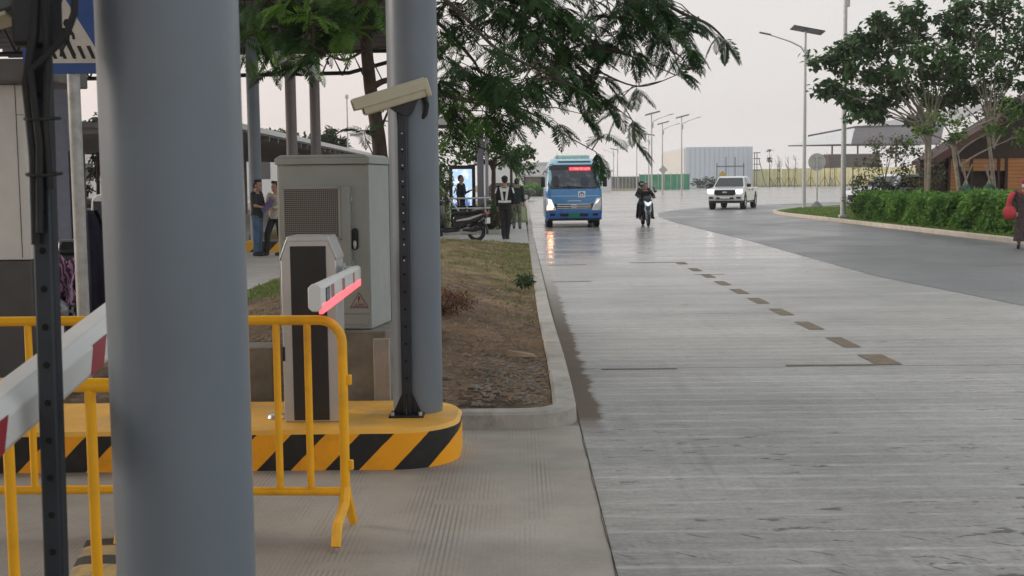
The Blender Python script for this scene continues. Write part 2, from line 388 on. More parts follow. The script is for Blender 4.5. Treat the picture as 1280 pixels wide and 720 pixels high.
M['pink'] = leafmat('dusty pink blossom', (.30, .11, .15), (.34, .2, .18), (.2, .15, .1), 1)
M['dryred'] = leafmat('dry red brown leaf', (.22, .085, .05), (.32, .15, .085), (.13, .07, .05), 2, .1, .9)
M['grassdry'] = leafmat('dry grass blade', (.32, .26, .14), (.42, .36, .2), (.22, .2, .09), 2, .2, .8)
M['grassgreen'] = leafmat('green grass blade', (.10, .17, .04), (.17, .26, .07), (.2, .21, .08), 1.5, .25, .7)
M['lawn'] = leafmat('lawn blade', (.11, .21, .04), (.19, .30, .07), (.17, .22, .08), .8, .25, .7)

# ================================================================== SETTING
def sheet(name, poly, z, m, cuts=0):
    mb = MB(); mb.quad(*[V(x, y, z) for x, y in poly]); o = mb.build(name, m, fix=False)
    if o.data.polygons[0].normal.z < 0: o.data.flip_normals()
    return tag(o, kind='structure')
sheet('ground', [(-900, -60), (900, -60), (900, 1500), (-900, 1500)], -.012, M['plot'])
sheet('road', [(.37, -12), (60, -12), (140, 60), (190, 290), (40, 345), (30, 240), (-60, 240), (-60, 116), (.37, 116)], 0, M['road'])
sheet('apron', [(-14, -12), (.366, -12), (.366, 7.6), (-14, 7.6)], .0, M['apron'])
asp = [(6.2, -12), (6.15, 8), (6.12, 14.7), (5.75, 19.5), (5.85, 25), (6.0, 32), (5.93, 40), (5.97, 47.5), (6.25, 54.4), (6.9, 60.5), (7.92, 64.7), (9.2, 68.8), (10.9, 72.5), (15, 79), (22, 86), (40, 96), (130, 104), (130, 88), (45, 82), (26, 76), (18.5, 71), (15.5, 67), (13.4, 62.1), (12.2, 58), (11.8, 54), (11.8, 20), (11.8, -12)]
sheet('asphalt_road', asp, .004, M['asphalt'])
sheet('entrance_lane', [(-40, 7.62), (-3.95, 7.62), (-3.95, 29.6), (-3.9, 34), (-3.9, 75), (-40, 75)], -.004, M['path'])

def kerb(name, path, w, h, m, closed=False, z=0, label=None):
    """a kerb with real thickness along a path; the path is its road-side foot, the kerb lies on its left"""
    pts = [Vector((a, b, 0)) for a, b in path]; n = len(pts); mb = MB(); rg = []
    for i, p in enumerate(pts):
        a = pts[(i-1) % n] if closed or i else p; b = pts[(i+1) % n] if closed or i < n-1 else p
        d = (b-a).normalized(); nr_ = V(-d.y, d.x, 0)
        c = .02
        rg.append([p+V(0, 0, z-.05), p+nr_*.008+V(0, 0, z+h-c), p+nr_*c+V(0, 0, z+h), p+nr_*(w-c)+V(0, 0, z+h), p+nr_*w+V(0, 0, z+h-c), p+nr_*w+V(0, 0, z-.05)])
    mb.rings(rg, True); return struct(mb, name, m)
# long kerb with a rounded corner round the planted bank
corner = [(-4.0, 7.5), (-2.5, 7.5), (-.6, 7.5), (-.1, 7.5)]+[(x, y) for x, y in arc(.0, 7.86, .36, -90, 0, 8)]
side = [(.365, 8.6), (.365, 10), (.35, 12), (.34, 14), (.345, 20), (.35, 29.6)]
kerb('kerb', corner+side, .16, .11, M['kerb'])
kerb('kerb', [(.35, 29.62), (.36, 34), (.42, 45), (.46, 58), (.55, 80), (.7, 114)], .16, .10, M['kerb'])
kerb('kerb', [(11.8, 8), (11.8, 20), (11.8, 54), (12.0, 57), (12.5, 59.8), (13.4, 62.3), (15.5, 67), (18.5, 71), (26, 76), (45, 82), (90, 86)][::-1], .0001+.2, .13, M['kerbcream'])
# NB: reversed so that the kerb body lies on the lawn side
lawn = [(11.98, 8), (11.98, 54), (12.2, 57), (12.7, 59.8), (13.55, 62.1), (15.6, 66.8), (18.6, 70.8), (26, 75.8), (45, 81.8), (90, 85.7), (90, 8)]
sheet('grass', lawn, .115, M['grassbase'])
# paved walkway at the end of the bank, with its step, and the planting strip
mb = MB(); mb.box(-3.9, .19, 29.6, 34.9, -.05, .085); struct(mb, 'pavement', M['path'])
mb = MB(); mb.box(-6.5, -.45, 34.95, 35.2, -.05, .22); mb.box(-.61, -.45, 35.21, 41, -.05, .22); struct(mb, 'planting_kerb', M['kerb'])
mb = MB(); mb.box(-.445, .19, 34.92, 46, -.05, .083); struct(mb, 'pavement', M['path'])
mb = MB(); mb.box(-8, -.62, 35.21, 60, -.05, .16); struct(mb, 'planting_bed', M['soil'])
mb = MB(); mb.box(-.55, .26, 46.02, 100, -.05, .1); struct(mb, 'grass', M['grassbase'])
sheet('verge', [(-60, 240.1), (30, 240.1), (40, 345.1), (190, 290.5), (300, 600), (-200, 600)], .03, mat('dry verge', (.25, .20, .10), .95, var=.4, scale=.3, dirt=((.13, .15, .06), .7)))

# the planted bank, gently swelling from the kerb
def hbank(x, y):
    e = min((.2-x), (y-7.75), (29.6-y)*.7, (x+3.95)*.8); t = max(0, min(1, e/1.6)); t = t*t*(3-2*t)
    n = math.sin(x*2.3+y*.7)*.025+math.sin(x*5.1-y*2.9)*.018+math.sin(y*6.3+x*3.3)*.012+math.sin(x*11+1)*math.sin(y*9.7)*.01
    return .075+.20*t+n*t*1.3+.02*min(t*3, 1)
mb = MB(); mb.grid(lambda u, v: V(lerp(-3.95, .2, u), lerp(7.72, 29.6, v), hbank(lerp(-3.95, .2, u), lerp(7.72, 29.6, v))), 70, 300)
mb.build('soil_bank', M['soil'], smooth=True)['kind'] = 'structure'
# clip corner: the front right corner of soil is inside the kerb curve already

# painted marks left on the concrete
brown = mat('brown masked paint', (.155, .115, .07), .7, var=.25, scale=5, dirt=((.23, .2, .16), .8))
mk = MB()
ys = [11.46, 12.83, 14.2, 15.57, 16.95, 18.34, 19.79, 21.25]
for y in ys: mk.add([V(3.0, y-.36, .004), V(3.16, y-.36, .004), V(3.16, y+.36, .004), V(3.0, y+.36, .004)], [(0, 1, 2, 3)])
mk.add([V(2.98, 10.02, .004), V(3.2, 10.02, .004), V(3.2, 10.62, .004), V(2.98, 10.62, .004)], [(0, 1, 2, 3)])
mk.add([V(2.98, 22.7, .004), V(3.17, 22.7, .004), V(3.17, 23.3, .004), V(2.98, 23.3, .004)], [(0, 1, 2, 3)])
for x0, x1, y0, w in ((2.22, 2.978, 10.0, .06), (.66, 1.29, 9.9, .035), (2.1, 2.978, 23.2, .09), (.5, 1.25, 22.8, .09), (.5, 1.1, 18.9, .05), (2.9, 3.4, 20.1, .05)):
    mk.add([V(x0, y0, .004), V(x1, y0, .004), V(x1, y0+w, .004), V(x0, y0+w, .004)], [(0, 1, 2, 3)])
tag(mk.build('road_marking', brown, fix=False), kind='structure')
# slab joint between apron and road
mb = MB()
pts = [(.362+.003*math.sin(i*.9)+.0015*math.sin(i*2.3), -2+i*.12) for i in range(81)]
for (a, b), (c, d) in zip(pts, pts[1:]): mb.add([V(a-.0022, b, .005), V(a+.0022, b, .005), V(c+.0022, d, .005), V(c-.0022, d, .005)], [(0, 1, 2, 3)])
tag(mb.build('joint_line', mat('joint dirt', (.06, .052, .044), .9), fix=False), kind='structure')

# ---------------------------------------------------------------- low vegetation (stuff)
def blades(name, pts, m, h, w=.006, n=5, spread=.04, label=None, cat=None):
    mb = MB()
    for p in pts:
        for _ in range(n):
            a = random.uniform(0, 6.28); b = random.uniform(0, 6.28); hh = h*random.uniform(.5, 1.2); ln = hh*random.uniform(.2, .9)
            q = p+V(math.cos(b), math.sin(b), 0)*random.uniform(0, spread); s_ = V(-math.sin(a), math.cos(a), 0)*w; d = V(math.cos(a), math.sin(a), 0)*ln
            mb.add([q-s_, q+s_, q+d*.4+s_*.7+V(0, 0, hh*.7), q+d*.4-s_*.7+V(0, 0, hh*.7), q+d+V(0, 0, hh*.85)], [(0, 1, 2, 3), (3, 2, 4)])
    o = mb.build(name, m, fix=False)
    if label: tag(o, label, cat)
    return tag(o, kind='stuff')
rnd = random.Random(3)
def dens(x, y): return .5+.5*math.sin(x*1.9+y*.8+1)*math.sin(y*.55-x*1.3)
pg, pd = [], []
for _ in range(9500):
    x = rnd.uniform(-3.9, .17); y = 8+21.5*rnd.random()**.8; g_ = max(0, min(1, (y-11)/10)); e = max(0, 1-abs(x-.0)/.5)*(1 if y > 12.5 else 0)
    d = dens(x, y)
    if rnd.random() < g_*.75*d+e*.6: (pg if rnd.random() < .55 else pd).append(V(x, y, hbank(x, y)-.01))
    elif rnd.random() < .12: pd.append(V(x, y, hbank(x, y)-.01))
for x_, y_ in ((-3.6, 17), (-3.3, 15.6), (-3.8, 18.3)):
    for _ in range(160):
        x = x_+rnd.gauss(0, .3); y = y_+rnd.gauss(0, .5)
        if -3.9 < x < .17: pg.append(V(x, y, hbank(x, y)))
blades('grass', pg, M['grassgreen'], .055, .006, 5, .06, 'short green grass growing over the far half of the soil bank', 'grass')
blades('dry_grass', pd, M['grassdry'], .045, .005, 4, .07, 'dry straw coloured grass on the soil bank beside the kerb', 'dry grass')
# litter, clods and pebbles
mb = MB()
for _ in range(1500):
    x = rnd.uniform(-2.2, .18); y = 7.85+abs(rnd.gauss(0, 3.2)) if rnd.random() < .6 else rnd.uniform(7.8, 10)
    if y > 28: continue
    if rnd.random() < .4: x = rnd.uniform(-.35, .17); y = rnd.uniform(7.9, 10)
    r = rnd.uniform(.006, .02)*(1.8 if rnd.random() < .05 else 1)
    mb.ell((x, y, hbank(x, y)+r*.2), (r*rnd.uniform(.7, 1.5), r*rnd.uniform(.7, 1.5), r*.6), 5, 4)
tag(mb.build('gravel', mat('mixed gravel', (.20, .17, .14), .9, var=.6, scale=3)), 'loose gravel and clods scattered on the bare soil by the kerb corner', 'gravel', kind='stuff')
mb = MB()
for _ in range(2600):
    x = rnd.uniform(-3, .17); y = 8+abs(rnd.gauss(0, 4.5))
    if y > 28: continue
    a = rnd.uniform(-.7, .7)+(1.57 if rnd.random() < .3 else 0); l = rnd.uniform(.02, .09); d = V(math.cos(a), math.sin(a), 0)*l; s_ = V(-d.y, d.x, 0).normalized()*.003; p = V(x, y, hbank(x, y)+.008)
    mb.add([p-s_, p+s_, p+d+s_+V(0, 0, rnd.uniform(0, .03)), p+d-s_], [(0, 1, 2, 3)])
tag(mb.build('plant_litter', mat('straw litter', (.30, .21, .14), .9, var=.5, scale=2), fix=False), 'dead straw and twigs lying over the brown soil bank', 'litter', kind='stuff')
# dry reddish shrub on the bank
def shrub(name, c, r, m, n, ls, label, cat, stem=M['bark'], group=None, lw=.5):
    root = thing(name, label, cat, c, 0, group); st = MB(); lf = MB()
    for i in range(max(6, n//40)):
        a = rnd.uniform(0, 6.28); t = rnd.uniform(.3, 1); e = V(r[0]*math.cos(a)*t, r[1]*math.sin(a)*t, r[2]*rnd.uniform(.9, 1.9))
        st.tube([V(0, 0, 0), e*.5+V(0, 0, .1*r[2]), e], [r[2]*.035, r[2]*.025, r[2]*.01], 5)
    for i in range(n):
        while 1:
            p = V(rnd.uniform(-1, 1), rnd.uniform(-1, 1), rnd.uniform(-1, 1))
            if p.length < 1 and (p.length > .45 or rnd.random() < .3): break
        p = V(p.x*r[0], p.y*r[1], r[2]+p.z*r[2]); p *= 1+.12*math.sin(p.x*9/r[0]+p.z*5/r[2]); leaf(lf, p, ls*rnd.uniform(.6, 1.3), lw)
    st.build('stem', stem, root); lf.build('foliage', m, root, fix=False); return root
def leaf(mb, p, L, w=.5, down=.3):
    a = rnd.uniform(0, 6.283); el = rnd.gauss(-down, .6); d = V(math.cos(a)*math.cos(el), math.sin(a)*math.cos(el), math.sin(el))
    s_ = d.cross(V(rnd.gauss(0, .5), rnd.gauss(0, .5), 1)).normalized()*L*w*.5; n_ = s_.cross(d)*.35
    mb.add([p, p+d*L*.45+s_+n_, p+d*L, p+d*L*.45-s_+n_], [(0, 1, 2), (0, 2, 3)])
shrub('dry_shrub', (-.82, 12.2, .24), (.36, .5, .13), M['dryred'], 1500, .06, 'low dry red brown shrub on the bank behind the wide column', 'shrub', lw=.2)
shrub('weed', (.05, 16.3, .15), (.14, .3, .09), M['hedgedark'], 260, .06, 'small dark green weed against the kerb of the soil bank', 'weed')
mb = MB(); mb.rings([[V(-.13, -.03, 0), V(.13, -.07, 0), V(.12, .03, 0), V(-.12, .06, 0)], [V(-.12, -.01, .06), V(.10, -.05, .02), V(.08, .02, .03), V(-.1, .05, .05)]])
tag(mb.build('bark_slab', mat('tan bark piece', (.33, .25, .17), .9, var=.3, bump=.6), bevel=.008, loc=(.0, 9.95, .11)) , 'tan slab of bark lying on the soil by the kerb', 'bark')
mb = MB(); mb.rings([[V(-.06, 0, 0), V(.05, -.03, 0), V(.04, .04, 0)], [V(-.01, 0, .05), V(.01, -.005, .05), V(.01, .01, .05)]])
tag(mb.build('stone', mat('pale stone', (.42, .38, .33), .9, var=.2), loc=(-.78, 10.1, .235)), 'pale pointed stone on the bare soil right of the wide column', 'stone')

# ================================================================== THE GATE ISLAND AND ITS MACHINES
def rrect(x0, x1, y0, y1, rr, n=8):
    return arc(x1-rr, y1-rr, rr, 0, 90, n)+arc(x0+rr, y1-rr, rr, 90, 180, n)+arc(x0+rr, y0+rr, rr, 180, 270, n)+arc(x1-rr, y0+rr, rr, 270, 360, n)
isl = rrect(-4.6, -.36, 6.45, 7.36, .34)
mb = MB(); mb.k = 0
n = len(isl)
def off(poly, d):
    cx = sum(p[0] for p in poly)/len(poly); cy = sum(p[1] for p in poly)/len(poly); res = []
    for i, p in enumerate(poly):
        a, b = Vector(poly[i-1]), Vector(poly[(i+1) % len(poly)]); t = (b-a).normalized(); res.append((p[0]-t.y*d, p[1]+t.x*d))
    return res
isl_in = off(isl, .02)
mb.add([V(x, y, -.03) for x, y in isl]+[V(x, y, .2) for x, y in isl], [(i, (i+1) % n, n+(i+1) % n, n+i) for i in range(n)], 0)
mb.add([V(x, y, .2) for x, y in isl]+[V(x, y, .222) for x, y in isl_in], [(i, (i+1) % n, n+(i+1) % n, n+i) for i in range(n)], 1)
mb.add([V(x, y, .222) for x, y in isl_in], [tuple(range(n))], 1)
mb.build('gate_island', [M['hazard'], M['yellowtop']], smooth=True)['kind'] = 'structure'

# the roof of the gate, carried by the round columns, above and behind the viewer
gr_ = thing('overhead_canopy', 'grey gate roof above the round columns, over the viewer', 'canopy', (0, 0, 0))
mb = MB(); mb.box(-12, .2, -9, 8.3, 5.9, 6.15); mb.build('roof', M['slab'], gr_, bevel=.02)
for y_ in (-4, -.5, 3, 6.5): mb = MB(); mb.box(-11.9, -.85, y_-.1, y_+.1, 5.6, 5.895); mb.build('beam', M['slab'], gr_)
def column(name, x, y, r, z0, z1, m, label, group=None, base=False):
    root = thing(name, label, 'column', (x, y, z0), 0, group); mb = MB(); mb.cyl(V(0, 0, 0), V(0, 0, z1-z0), r, 64); mb.build('shaft', m, root, smooth=True)
    if base:
        b = MB(); b.cyl(V(0, 0, 0), V(0, 0, .018), r+.07, 40); b.build('base_plate', m, root, bevel=.003)
    return root
c_ = at(227, 360, 2.53)
column('steel_column', -.609, 2.11, .121, 0, 5.9, M['steel'], 'thick grey round steel column closest to the viewer, cutting the yellow fence', 'round canopy columns', True)
column('steel_column', -.62, 7.02, .146, .222, 5.9, M['steel'], 'grey round steel column standing on the striped island behind the surveillance camera', 'round canopy columns')

# ---- crowd barriers
def fence_panel(x0, x1, y0, y1, bars, label, h=.965, endtab=True, feet=((0.02,), (0.98,))):
    L = math.hypot(x1-x0, y1-y0); ang = math.atan2(y1-y0, x1-x0); root = thing('crowd_barrier', label, 'barrier', (x0, y0, 0), ang, 'yellow crowd barriers')
    zb = .2; r = .0215; rc = .1
    mb = MB(); pts = [V(0, 0, .17), V(0, 0, h-rc)]+[V(rc-rc*math.cos(R(a)), 0, h-rc+rc*math.sin(R(a))) for a in range(15, 90, 15)]+[V(rc, 0, h), V(L-rc, 0, h)]+[V(L-rc+rc*math.sin(R(a)), 0, h-rc+rc*math.cos(R(a))) for a in range(15, 90, 15)]+[V(L, 0, h-rc), V(L, 0, .17)]
    mb.tube(pts, r, 14); mb.build('frame', M['yellow'], root, smooth=True)
    mb = MB(); mb.tube([V(0, 0, zb), V(L, 0, zb)], r*.92, 12); mb.build('bottom_rail', M['yellow'], root, smooth=True)
    for b in bars:
        mb = MB(); mb.tube([V(b, 0, zb), V(b, 0, h)], .0165, 10); mb.build('bar', M['yellow'], root, smooth=True)
    for xx in (0.0, L):
        mb = MB()
        for sg in (-1, 1):
            mb.tube([V(xx, 0, .215), V(xx, sg*.04, .15), V(xx, sg*.20, .10), V(xx, sg*.24, .02)] if sg < 0 else [V(xx, 0, .215), V(xx, .05, .15), V(xx, .16, .02)], [.024, .024, .022, .022][:4 if sg < 0 else 3], 8)
        mb.build('foot', M['yellow'], root, smooth=True)
    if endtab:
        for z in (.70, .32):
            mb = MB(); mb.box(L+.018, L+.038, -.012, .012, z-.022, z+.022); mb.build('hook', M['yellow'], root, bevel=.004)
    return root
fence_panel(-1.70, -.79, 5.26, 5.22, [.895-.138*k for k in range(1, 6)], 'yellow tubular crowd barrier ending beside the barrier machine, right of the nearest column')
fence_panel(-4.13, -1.75, 5.3, 5.29, [.3, .7, 1.1, 1.5, 1.93, 2.33], 'yellow tubular crowd barrier behind the perforated black post, left of the nearest column')
fence_panel(-3.15, -1.0, 3.66, 3.52, [.5, 1.0, 1.6, 1.86], 'yellow tubular crowd barrier nearest to the viewer, its rail low behind the red striped boom')

# ---- boom barrier machines
def barrier_machine(x, y, label, rz=0):
    root = thing('barrier_machine', label, 'barrier machine', (x, y, .222), rz, 'boom barrier machines')
    w, d, h = .31, .27, 1.045
    mb = MB(); mb.prism([(-w/2, 0), (w/2, 0), (w/2, h-.11), (w/2-.045, h), (-w/2+.045, h), (-w/2, h-.11)], 0, d, 'y')
    mb.build('housing', M['silver'], root, bevel=.006)
    mb = MB(); mb.box(-.1, .1, -.006, .0, .012, h-.05); mb.build('front_panel', mat('matt black panel', (.022, .02, .021), .55, var=.15) if 'mbp' not in M else M['mbp'], root, bevel=.002)
    mb = MB(); mb.prism([(-w/2-.004, h-.115), (-w/2-.004, h-.13), (-w/2+.04, h-.022), (w/2-.04, h-.022), (w/2+.004, h-.13), (w/2+.004, h-.112), (w/2-.042, h+.006), (-w/2+.042, h+.006)], -.008, d+.004, 'y')
    mb.build('cap', M['silver'], root, bevel=.003)
    mb = MB(); mb.cyl(V(w/2, d*.5, .84), V(w/2+.10, d*.5, .84), .032, 20); mb.cyl(V(w/2+.02, d*.5, .84), V(w/2+.03, d*.5, .84), .05, 20); mb.build('pivot', M['galv'], root, bevel=.003)
    mb = MB(); mb.box(-w/2-.002, -w/2+.012, -.004, .0, .35, .43); mb.build('lock', M['black'], root)
    return root
M['mbp'] = mat('matt black panel', (.022, .02, .021), .55, var=.15)
barrier_machine(-1.19, 6.68, 'silver barrier machine with a black front panel beside the grey cabinet')
barrier_machine(-1.15, -.42, 'silver barrier machine of the nearest boom, out of view at the left').location.z = 0
def boom(p_far, p_near, w, h, chev, label, led=True, blue=None, mark=None):
    d = (p_near-p_far); L = d.length; root = thing('barrier_boom', label, 'boom', p_far); root.rotation_mode = 'QUATERNION'
    y = -d.normalized(); x = y.cross(V(0, 0, 1)).normalized(); z = x.cross(y)
    root.rotation_quaternion = Matrix((x, y, z)).transposed().to_quaternion()    # local -Y points to the viewer
    c = min(.022, w*.28); prof = [(-w/2+c, -h/2), (w/2-c, -h/2), (w/2, -h/2+c), (w/2, h/2-c), (w/2-c, h/2), (-w/2+c, h/2), (-w/2, h/2-c), (-w/2, -h/2+c)]
    mb = MB(); mb.prism(prof, -L, 0, 'y'); mb.build('beam', M['white'], root, bevel=.003)
    for t in chev:
        a, b_, sl_ = t if len(t) == 3 else (t[0], t[1], .06); q = MB()
        hh = h*.3; q.add([V(w/2+.001, -a, -hh), V(w/2+.001, -b_, -hh), V(w/2+.001, -b_-sl_, hh), V(w/2+.001, -a-sl_, hh)], [(0, 1, 2, 3)]); q.build('red_patch', mark or M['redp'], root, solid=.001)
    if blue:
        q = MB(); q.box(w/2, w/2+.004, -blue[1], -blue[0], -h/2+.026, h/2-.026); q.build('window', mat('blue grey lens', (.16, .22, .26), .25), root)
        q = MB(); q.box(w/2, w/2+.002, -blue[1]-.02, -blue[0]+.02, -h/2+.022, h/2-.022); q.build('window_frame', M['black'], root)
    if led:
        q = MB(); q.box(w/2-c*.9, w/2+.004, -L*1.0, -L*.03, -h/2-.012, -h/2+.026); q.build('light_strip', M['led'], root, bevel=.004)
    q = MB(); q.prism([(a*1.03, b_*1.03) for a, b_ in prof], -L-.012, -L+.02, 'y'); q.build('end_cap', M['white'], root, bevel=.004)
    return root
boom(V(-.946, 6.86, 1.045), V(-.770, 4.45, 1.135), .05, .1, [(.55, .66, .02), (1.25, 1.4, .02), (1.85, 2.0, .02)], 'white boom with a glowing red light strip, pointing from the barrier machine', blue=(2.1, 2.24), mark=M['redpale'])
b1 = boom(V(-.882, 3.6, 1.415), V(-.882, -.35, .805), .085, .092, [(3.6-y, 3.6-y+.075, -.03) for y in [.2+.24*i for i in range(14)]], 'white boom with dark red slanted patches crossing behind the perforated black post', led=False)
mb = MB(); mb.cyl(V(0, 0, 0), V(0, 0, .02), .055, 32, .045); mb.cyl(V(0, 0, .02), V(0, 0, .028), .05, 32, .03)
tag(mb.build('ground_disc', M['silver'], loc=(-1.42, 6.82, .223), bevel=.002), 'round pale metal disc lying on the yellow island top', 'disc')

# ---- equipment cabinet on a concrete plinth
M['cabplinth'] = M['plinth']
root = thing('concrete_plinth', 'rough grey concrete plinth carrying the equipment cabinet', 'plinth', (-.95, 7.44, .0), R(-8))
mb = MB(); mb.box(-.52, .10, .0, .52, -.02, .645); mb.build('block', M['plinth'], root, bevel=.012)
mb = MB(); mb.box(.02, .125, -.012, .01, -.02, .6); mb.build('formwork_edge', M['kerb'], root, bevel=.006)
mb = MB(); mb.box(-.22, .06, 0, .3, 0, .42)
tag(mb.build('concrete_block', M['plinth'], bevel=.012, loc=(-1.66, 7.62, .1)), 'low dark concrete block on the ground left of the barrier machine', 'block')
cab = thing('equipment_cabinet', 'light grey steel cabinet with a mesh vent and electric warning sign', 'cabinet', (-.945, 7.5, .648), R(-9))
cw, cdp, ch = .6, .47, 1.085
mb = MB(); mb.box(-cw, 0, 0, cdp, 0.0, ch-.05); mb.build('housing', M['cab'], cab, bevel=.006)
mb = MB(); mb.box(-cw-.008, .008, -.012, cdp+.01, ch-.047, ch-.008); mb.prism([(-cw-.008, ch-.0079), (.008, ch-.0079), (-.03, ch+.012), (-cw+.03, ch+.012)], -.01, cdp+.008, 'y'); mb.build('roof', M['cab'], cab, bevel=.004)
mb = MB(); mb.box(-cw+.012, -.008, -.008, .0, .1, ch-.06); mb.build('door', M['cab'], cab, bevel=.003)
mb = MB(); mb.box(-cw+.0, 0, -.004, 0, .005, .09); mb.box(-cw+.02, -.02, -.007, -.004, .03, .07); mb.build('base_strip', M['cab'], cab, bevel=.002)
vz0, vz1 = .36, .93
mb = MB(); mb.box(-cw+.05, -.115, -.045, -.008, vz0, vz1-.03); vent = mb.build('vent_box', M['cab'], cab, bevel=.004)
k = NT('vent mesh'); co = k.n('ShaderNodeTexCoord').outputs['Object']; sp = k.n('ShaderNodeSeparateXYZ'); k.l(co, sp.inputs[0])
gx = k.math('FRACT', k.math('MULTIPLY', sp.outputs[0], 80)); gz = k.math('FRACT', k.math('MULTIPLY', sp.outputs[2], 80))
ho = k.math('MULTIPLY', k.math('GREATER_THAN', gx, .3), k.math('GREATER_THAN', gz, .3)); k.l(k.mix(ho, (.26, .25, .24), (.03, .03, .03)), k.b.inputs['Base Color']); k.b.inputs['Roughness'].default_value = .6
mb = MB(); mb.box(-cw+.062, -.185, -.05, -.045, .585, .885); mb.build('mesh', k.m, vent)
for a, b_, c, d in ((-cw+.05, -.17, .885, .9), (-cw+.05, -.17, .57, .585), (-cw+.05, -cw+.062, .57, .9), (-.185, -.172, .57, .9)):
    mb = MB(); mb.box(a, b_, -.053, -.045, c, d); mb.build('mesh_frame', M['cab'], vent, bevel=.001)
for zz in (.42, .62, .82):
    mb = MB(); mb.cyl(V(-.11, -.012, zz-.015), V(-.11, -.012, zz+.015), .006, 8); mb.build('hinge', M['silver'], cab)
h_ = MB(); h_.rings([[V(-.093+.021*x, -.018, .57+.068*z) for x, z in [(math.cos(R(a)) * 1, (math.sin(R(a))*.3+(.7 if math.sin(R(a)) > 0 else -.7))) for a in range(10, 361, 20)]], [V(-.093+.021*x, -.008, .57+.068*z) for x, z in [(math.cos(R(a)), (math.sin(R(a))*.3+(.7 if math.sin(R(a)) > 0 else -.7))) for a in range(10, 361, 20)]]])
hd = h_.build('handle', M['black'], cab)
mb = MB(); mb.ell((-.093, -.022, .535), (.012, .008, .028), 12, 8); mb.build('lock_barrel', M['silver'], hd, smooth=True)
# warning sign
sx_, sz_ = -.077, .135
pink = mat('pinkish warning sticker', (.42, .35, .33), .5, var=.06); dk = mat('dark sticker ink', (.05, .022, .025), .5)
def tri(s_, y): return [V(sx_-.06*s_, y, sz_+.036-.036*s_), V(sx_+.06*s_, y, sz_+.036-.036*s_), V(sx_, y, sz_+.036+.064*s_)]
mb = MB(); mb.add(tri(1.05, -.0095), [(0, 1, 2)]); ws = mb.build('warning_sign', pink, cab)
mb = MB(); a, b_ = tri(1, -.0105), tri(.9, -.0105); mb.add(a+b_, [(0, 1, 4, 3), (1, 2, 5, 4), (2, 0, 3, 5)])
zb_ = [(-.004, .078), (.006, .076), (.0, .064), (.008, .064), (-.003, .043), (.0, .053), (-.008, .054)]
mb.add([V(sx_+x, -.0105, sz_+z-.002) for x, z in zb_], [tuple(range(7))])
mb.add([V(sx_-.008, -.0105, sz_+.043), V(sx_+.003, -.0105, sz_+.043), V(sx_-.003, -.0105, sz_+.033)], [(0, 1, 2)])
mb.box(sx_-.042, sx_+.042, -.0106, -.0104, sz_+.0085, sz_+.0115); mb.build('ink', dk, ws)
text_mesh('lettering', '当心触电', .0165, dk, ws, (sx_, -.0108, sz_+.0215), (R(90), 0, 0), .0002)
mb = MB(); mb.add([V(-.178, -.0465, .565), V(-.166, -.0465, .565), V(-.172, -.0465, .576)], [(0, 1, 2)]); mb.build('small_mark', dk, vent)

# ---- surveillance camera masts
def cctv_mast(x, y, z0, h, s_, yaw, tilt, label, holes, lbl_cam=None, house='beige', zstart=0):
    """thin perforated square mast; the camera bolted on its head turns with it"""
    root = thing('camera_mast', label, 'camera mast', (x, y, z0), 0, 'black perforated camera masts')
    w = s_
    mb = MB(); mb.box(-w/2, w/2, -w/2, w/2, .01, h); mb.build('mast', M['mast'], root, bevel=w*.12)
    mb = MB(); mb.box(-.1, .1, -.09, .09, 0, .012)
    for sx1, sy1 in ((1, 0), (-1, 0), (0, 1), (0, -1)):
        p = [V(sx1*w/2+sy1*.004, sy1*w/2-sx1*.004, .012), V(sx1*(w/2+.055)+sy1*.004, sy1*(w/2+.055)-sx1*.004, .012), V(sx1*w/2+sy1*.004, sy1*w/2-sx1*.004, .13)]
        q = [v+V(-sy1*.008, sx1*.008, 0) for v in p]; mb.add(p+q, [(0, 1, 2), (5, 4, 3), (0, 3, 4, 1), (1, 4, 5, 2), (2, 5, 3, 0)])
    mb.build('base_plate', M['black'], root, bevel=.002)
    for sx1, sy1 in ((1, 1), (-1, 1), (1, -1), (-1, -1)):
        mb = MB(); mb.cyl(V(sx1*.08, sy1*.07, .012), V(sx1*.08, sy1*.07, .03), .011, 6); mb.build('bolt', M['galv'], root)
    for zz in holes:
        hm = MB(); hm.cyl(V(0, -w/2-.0008, zz), V(0, -w/2+.0015, zz), w*.14, 14); hm.build('hole', holes_mat, root)
    return root
holes_mat = M['hole']
mast2 = cctv_mast(-.668, 6.86, .222, 1.74, .058, 0, 0, 'black perforated mast on the striped island, in front of the wide column', [.12+.1*k for k in range(16)])
